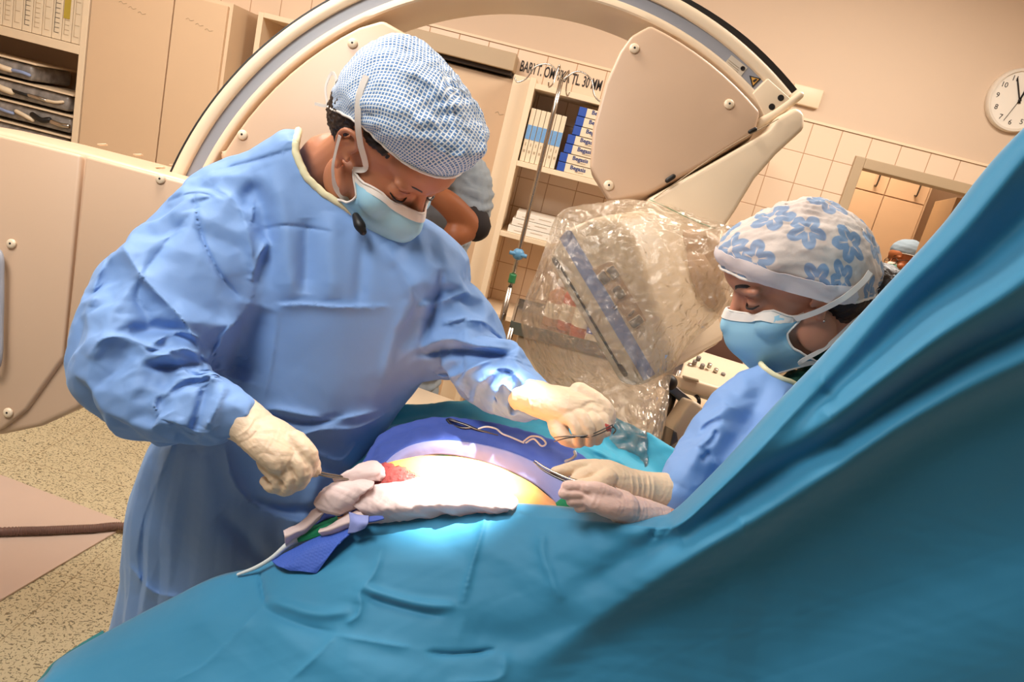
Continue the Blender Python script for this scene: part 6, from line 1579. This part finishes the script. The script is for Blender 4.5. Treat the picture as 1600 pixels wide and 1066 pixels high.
# ------------------------------------------------------------------ swabs, flap and tape at the near rim of the wound
def swab(rows, label, seed, th=.004, nu=60, nv=40, cr=((.004, 14), (.0012, 45)), strokes=None, m='gauze'):
    o = obj('gauze_swab', sheet(rows, nu, nv, th, cr=cr, seed=seed, strokes=strokes), MT[m]); tag(o, label, 'gauze'); return o
swab([[(545, 738, 1.075), (562, 726, 1.085), (588, 720, 1.09), (599, 733, 1.09)], [(520, 748, 1.06), (550, 738, 1.058), (585, 736, 1.06), (601, 742, 1.075)], [(540, 760, 1.07), (560, 757, 1.055), (585, 752, 1.06), (600, 752, 1.08)]],
     'rolled white gauze standing at the far left edge of the wound', 4, nu=40, nv=24, cr=((.003, 20), (.0015, 50)))
swab([[(545, 766, 1.05), (600, 756, 1.055), (640, 750, 1.06), (680, 742, 1.065), (740, 748, 1.06), (800, 772, 1.04)],
      [(540, 780, 1.042), (590, 772, 1.04), (650, 764, 1.04), (700, 764, 1.04), (750, 770, 1.036), (810, 784, 1.03)],
      [(560, 800, 1.03), (600, 796, 1.02), (650, 790, 1.018), (700, 788, 1.015), (750, 790, 1.015), (800, 796, 1.012)],
      [(565, 822, 1.045), (610, 816, 1.04), (660, 810, 1.038), (700, 806, 1.036), (750, 804, 1.034), (790, 802, 1.03)]],
     'largest heap of white gauze in the lamp light across the abdomen', 12, nu=110, nv=60)
swab([[(492, 778, 1.05), (510, 758, 1.06), (545, 750, 1.06), (585, 752, 1.055)], [(490, 788, 1.04), (520, 770, 1.035), (550, 765, 1.035), (580, 762, 1.035)], [(505, 800, 1.04), (525, 795, 1.03), (552, 786, 1.03), (562, 775, 1.035)], [(520, 803, 1.05), (535, 806, 1.045), (550, 800, 1.045), (565, 790, 1.045)]],
     'white gauze loop folded over beside the forceps tip', 21, cr=((.004, 18), (.0015, 50)))
swab([[(442, 828, 1.05), (452, 824, 1.05), (475, 812, 1.055), (490, 796, 1.055), (500, 790, 1.055)], [(444, 838, 1.035), (456, 834, 1.035), (478, 824, 1.04), (496, 808, 1.04), (508, 798, 1.04)], [(446, 852, 1.045), (460, 842, 1.045), (478, 834, 1.05), (490, 822, 1.05), (503, 808, 1.05)]],
     'narrow twisted gauze strip reaching furthest left over the drape edge', 31, nu=40, nv=20, cr=((.002, 25),))
swab([[(500, 826, 1.04), (520, 818, 1.04), (540, 806, 1.04), (560, 796, 1.04)], [(497, 832, 1.03), (520, 826, 1.025), (545, 816, 1.025), (570, 808, 1.025)], [(503, 838, 1.035), (525, 834, 1.035), (548, 828, 1.035), (575, 818, 1.035)]],
     'short pale gauze roll lying above the royal blue flap', 41, nu=36, nv=16, cr=((.002, 25),))
gc = obj('green_cloth', sheet([[(462, 838, 1.065), (480, 824, 1.065), (505, 812, 1.065), (525, 804, 1.065)], [(464, 842, 1.05), (485, 832, 1.048), (510, 822, 1.048), (530, 815, 1.05)], [(466, 848, 1.048), (485, 843, 1.046), (510, 834, 1.046), (535, 826, 1.048)]], 26, 14, .002, cr=((.001, 20),)), MT['green'])
tag(gc, 'strip of emerald green cloth between the gauze and the royal blue flap', 'cloth')
bt_ = obj('towel_corner', sheet([[(486, 808, 1.075), (500, 790, 1.078), (530, 784, 1.08), (565, 775, 1.078), (592, 765, 1.07)], [(490, 825, 1.06), (510, 812, 1.062), (540, 803, 1.06), (570, 795, 1.058), (600, 780, 1.055)]], 30, 14, .002, cr=((.004, 22),)), MT['towel'])
tag(bt_, 'royal blue towel corner glimpsed between the gauze pieces', 'drape towel')
fl = thing('blue_flap', 'royal blue dimpled drape flap folded over the near drape edge', 'drape flap', P(500, 870, 1.02))
fvr = sheet([[(424, 876, 1.052), (460, 856, 1.045), (500, 838, 1.040), (545, 822, 1.037)], [(428, 880, 1.040), (466, 866, 1.028), (505, 850, 1.024), (547, 832, 1.022)], [(438, 886, 1.025), (470, 880, 1.018), (505, 872, 1.014), (530, 848, 1.014)], [(454, 892, 1.020), (470, 893, 1.014), (484, 895, 1.010), (494, 897, 1.010)]], 80, 60, .0025, cr=((.0012, 10),))
obj('flap', fvr, None, fl)
def dimple_mat():
    k = NT('royal_blue_dimpled_fabric'); co = k.coord('Object'); m = k.add('ShaderNodeTexVoronoi'); m.inputs['Scale'].default_value = 300; m.inputs['Randomness'].default_value = .25; k.l.new(co, m.inputs['Vector'])
    k.b.inputs['Base Color'].default_value = lin('#3f63c4'); k.b.inputs['Roughness'].default_value = .65; k.bump(m.outputs['Distance'], .0009, .6); return k.m
bpy.data.objects['flap'].data.materials.clear(); bpy.data.objects['flap'].data.materials.append(dimple_mat())
obj('turned_edge', sheet([[(545, 800, 1.03), (560, 804, 1.025), (576, 806, 1.02)], [(546, 815, 1.02), (560, 817, 1.012), (575, 818, 1.01)], [(543, 834, 1.02), (556, 832, 1.012), (570, 826, 1.012)]], 24, 20, .002, cr=((.001, 20),)), MT['towel2'], fl)
obj('folded_tip', sheet([[(572, 808, 1.022), (585, 806, 1.02), (598, 806, 1.02)], [(574, 816, 1.015), (586, 814, 1.012), (600, 810, 1.015)]], 14, 8, .002), MT['towel'], fl)
su_ = obj('suction_tube', tube([P(372, 898, 1.06), P(400, 887, 1.055), P(425, 872, 1.05), (P(445, 855, 1.05)), P(462, 843, 1.055), P(480, 836, 1.06)], [.0022, .003, .0032, .004, .006, .006], n=12), MT['cord'])
tag(su_, 'thin clear tube slanting left along the drape edge from the gauze', 'tube')
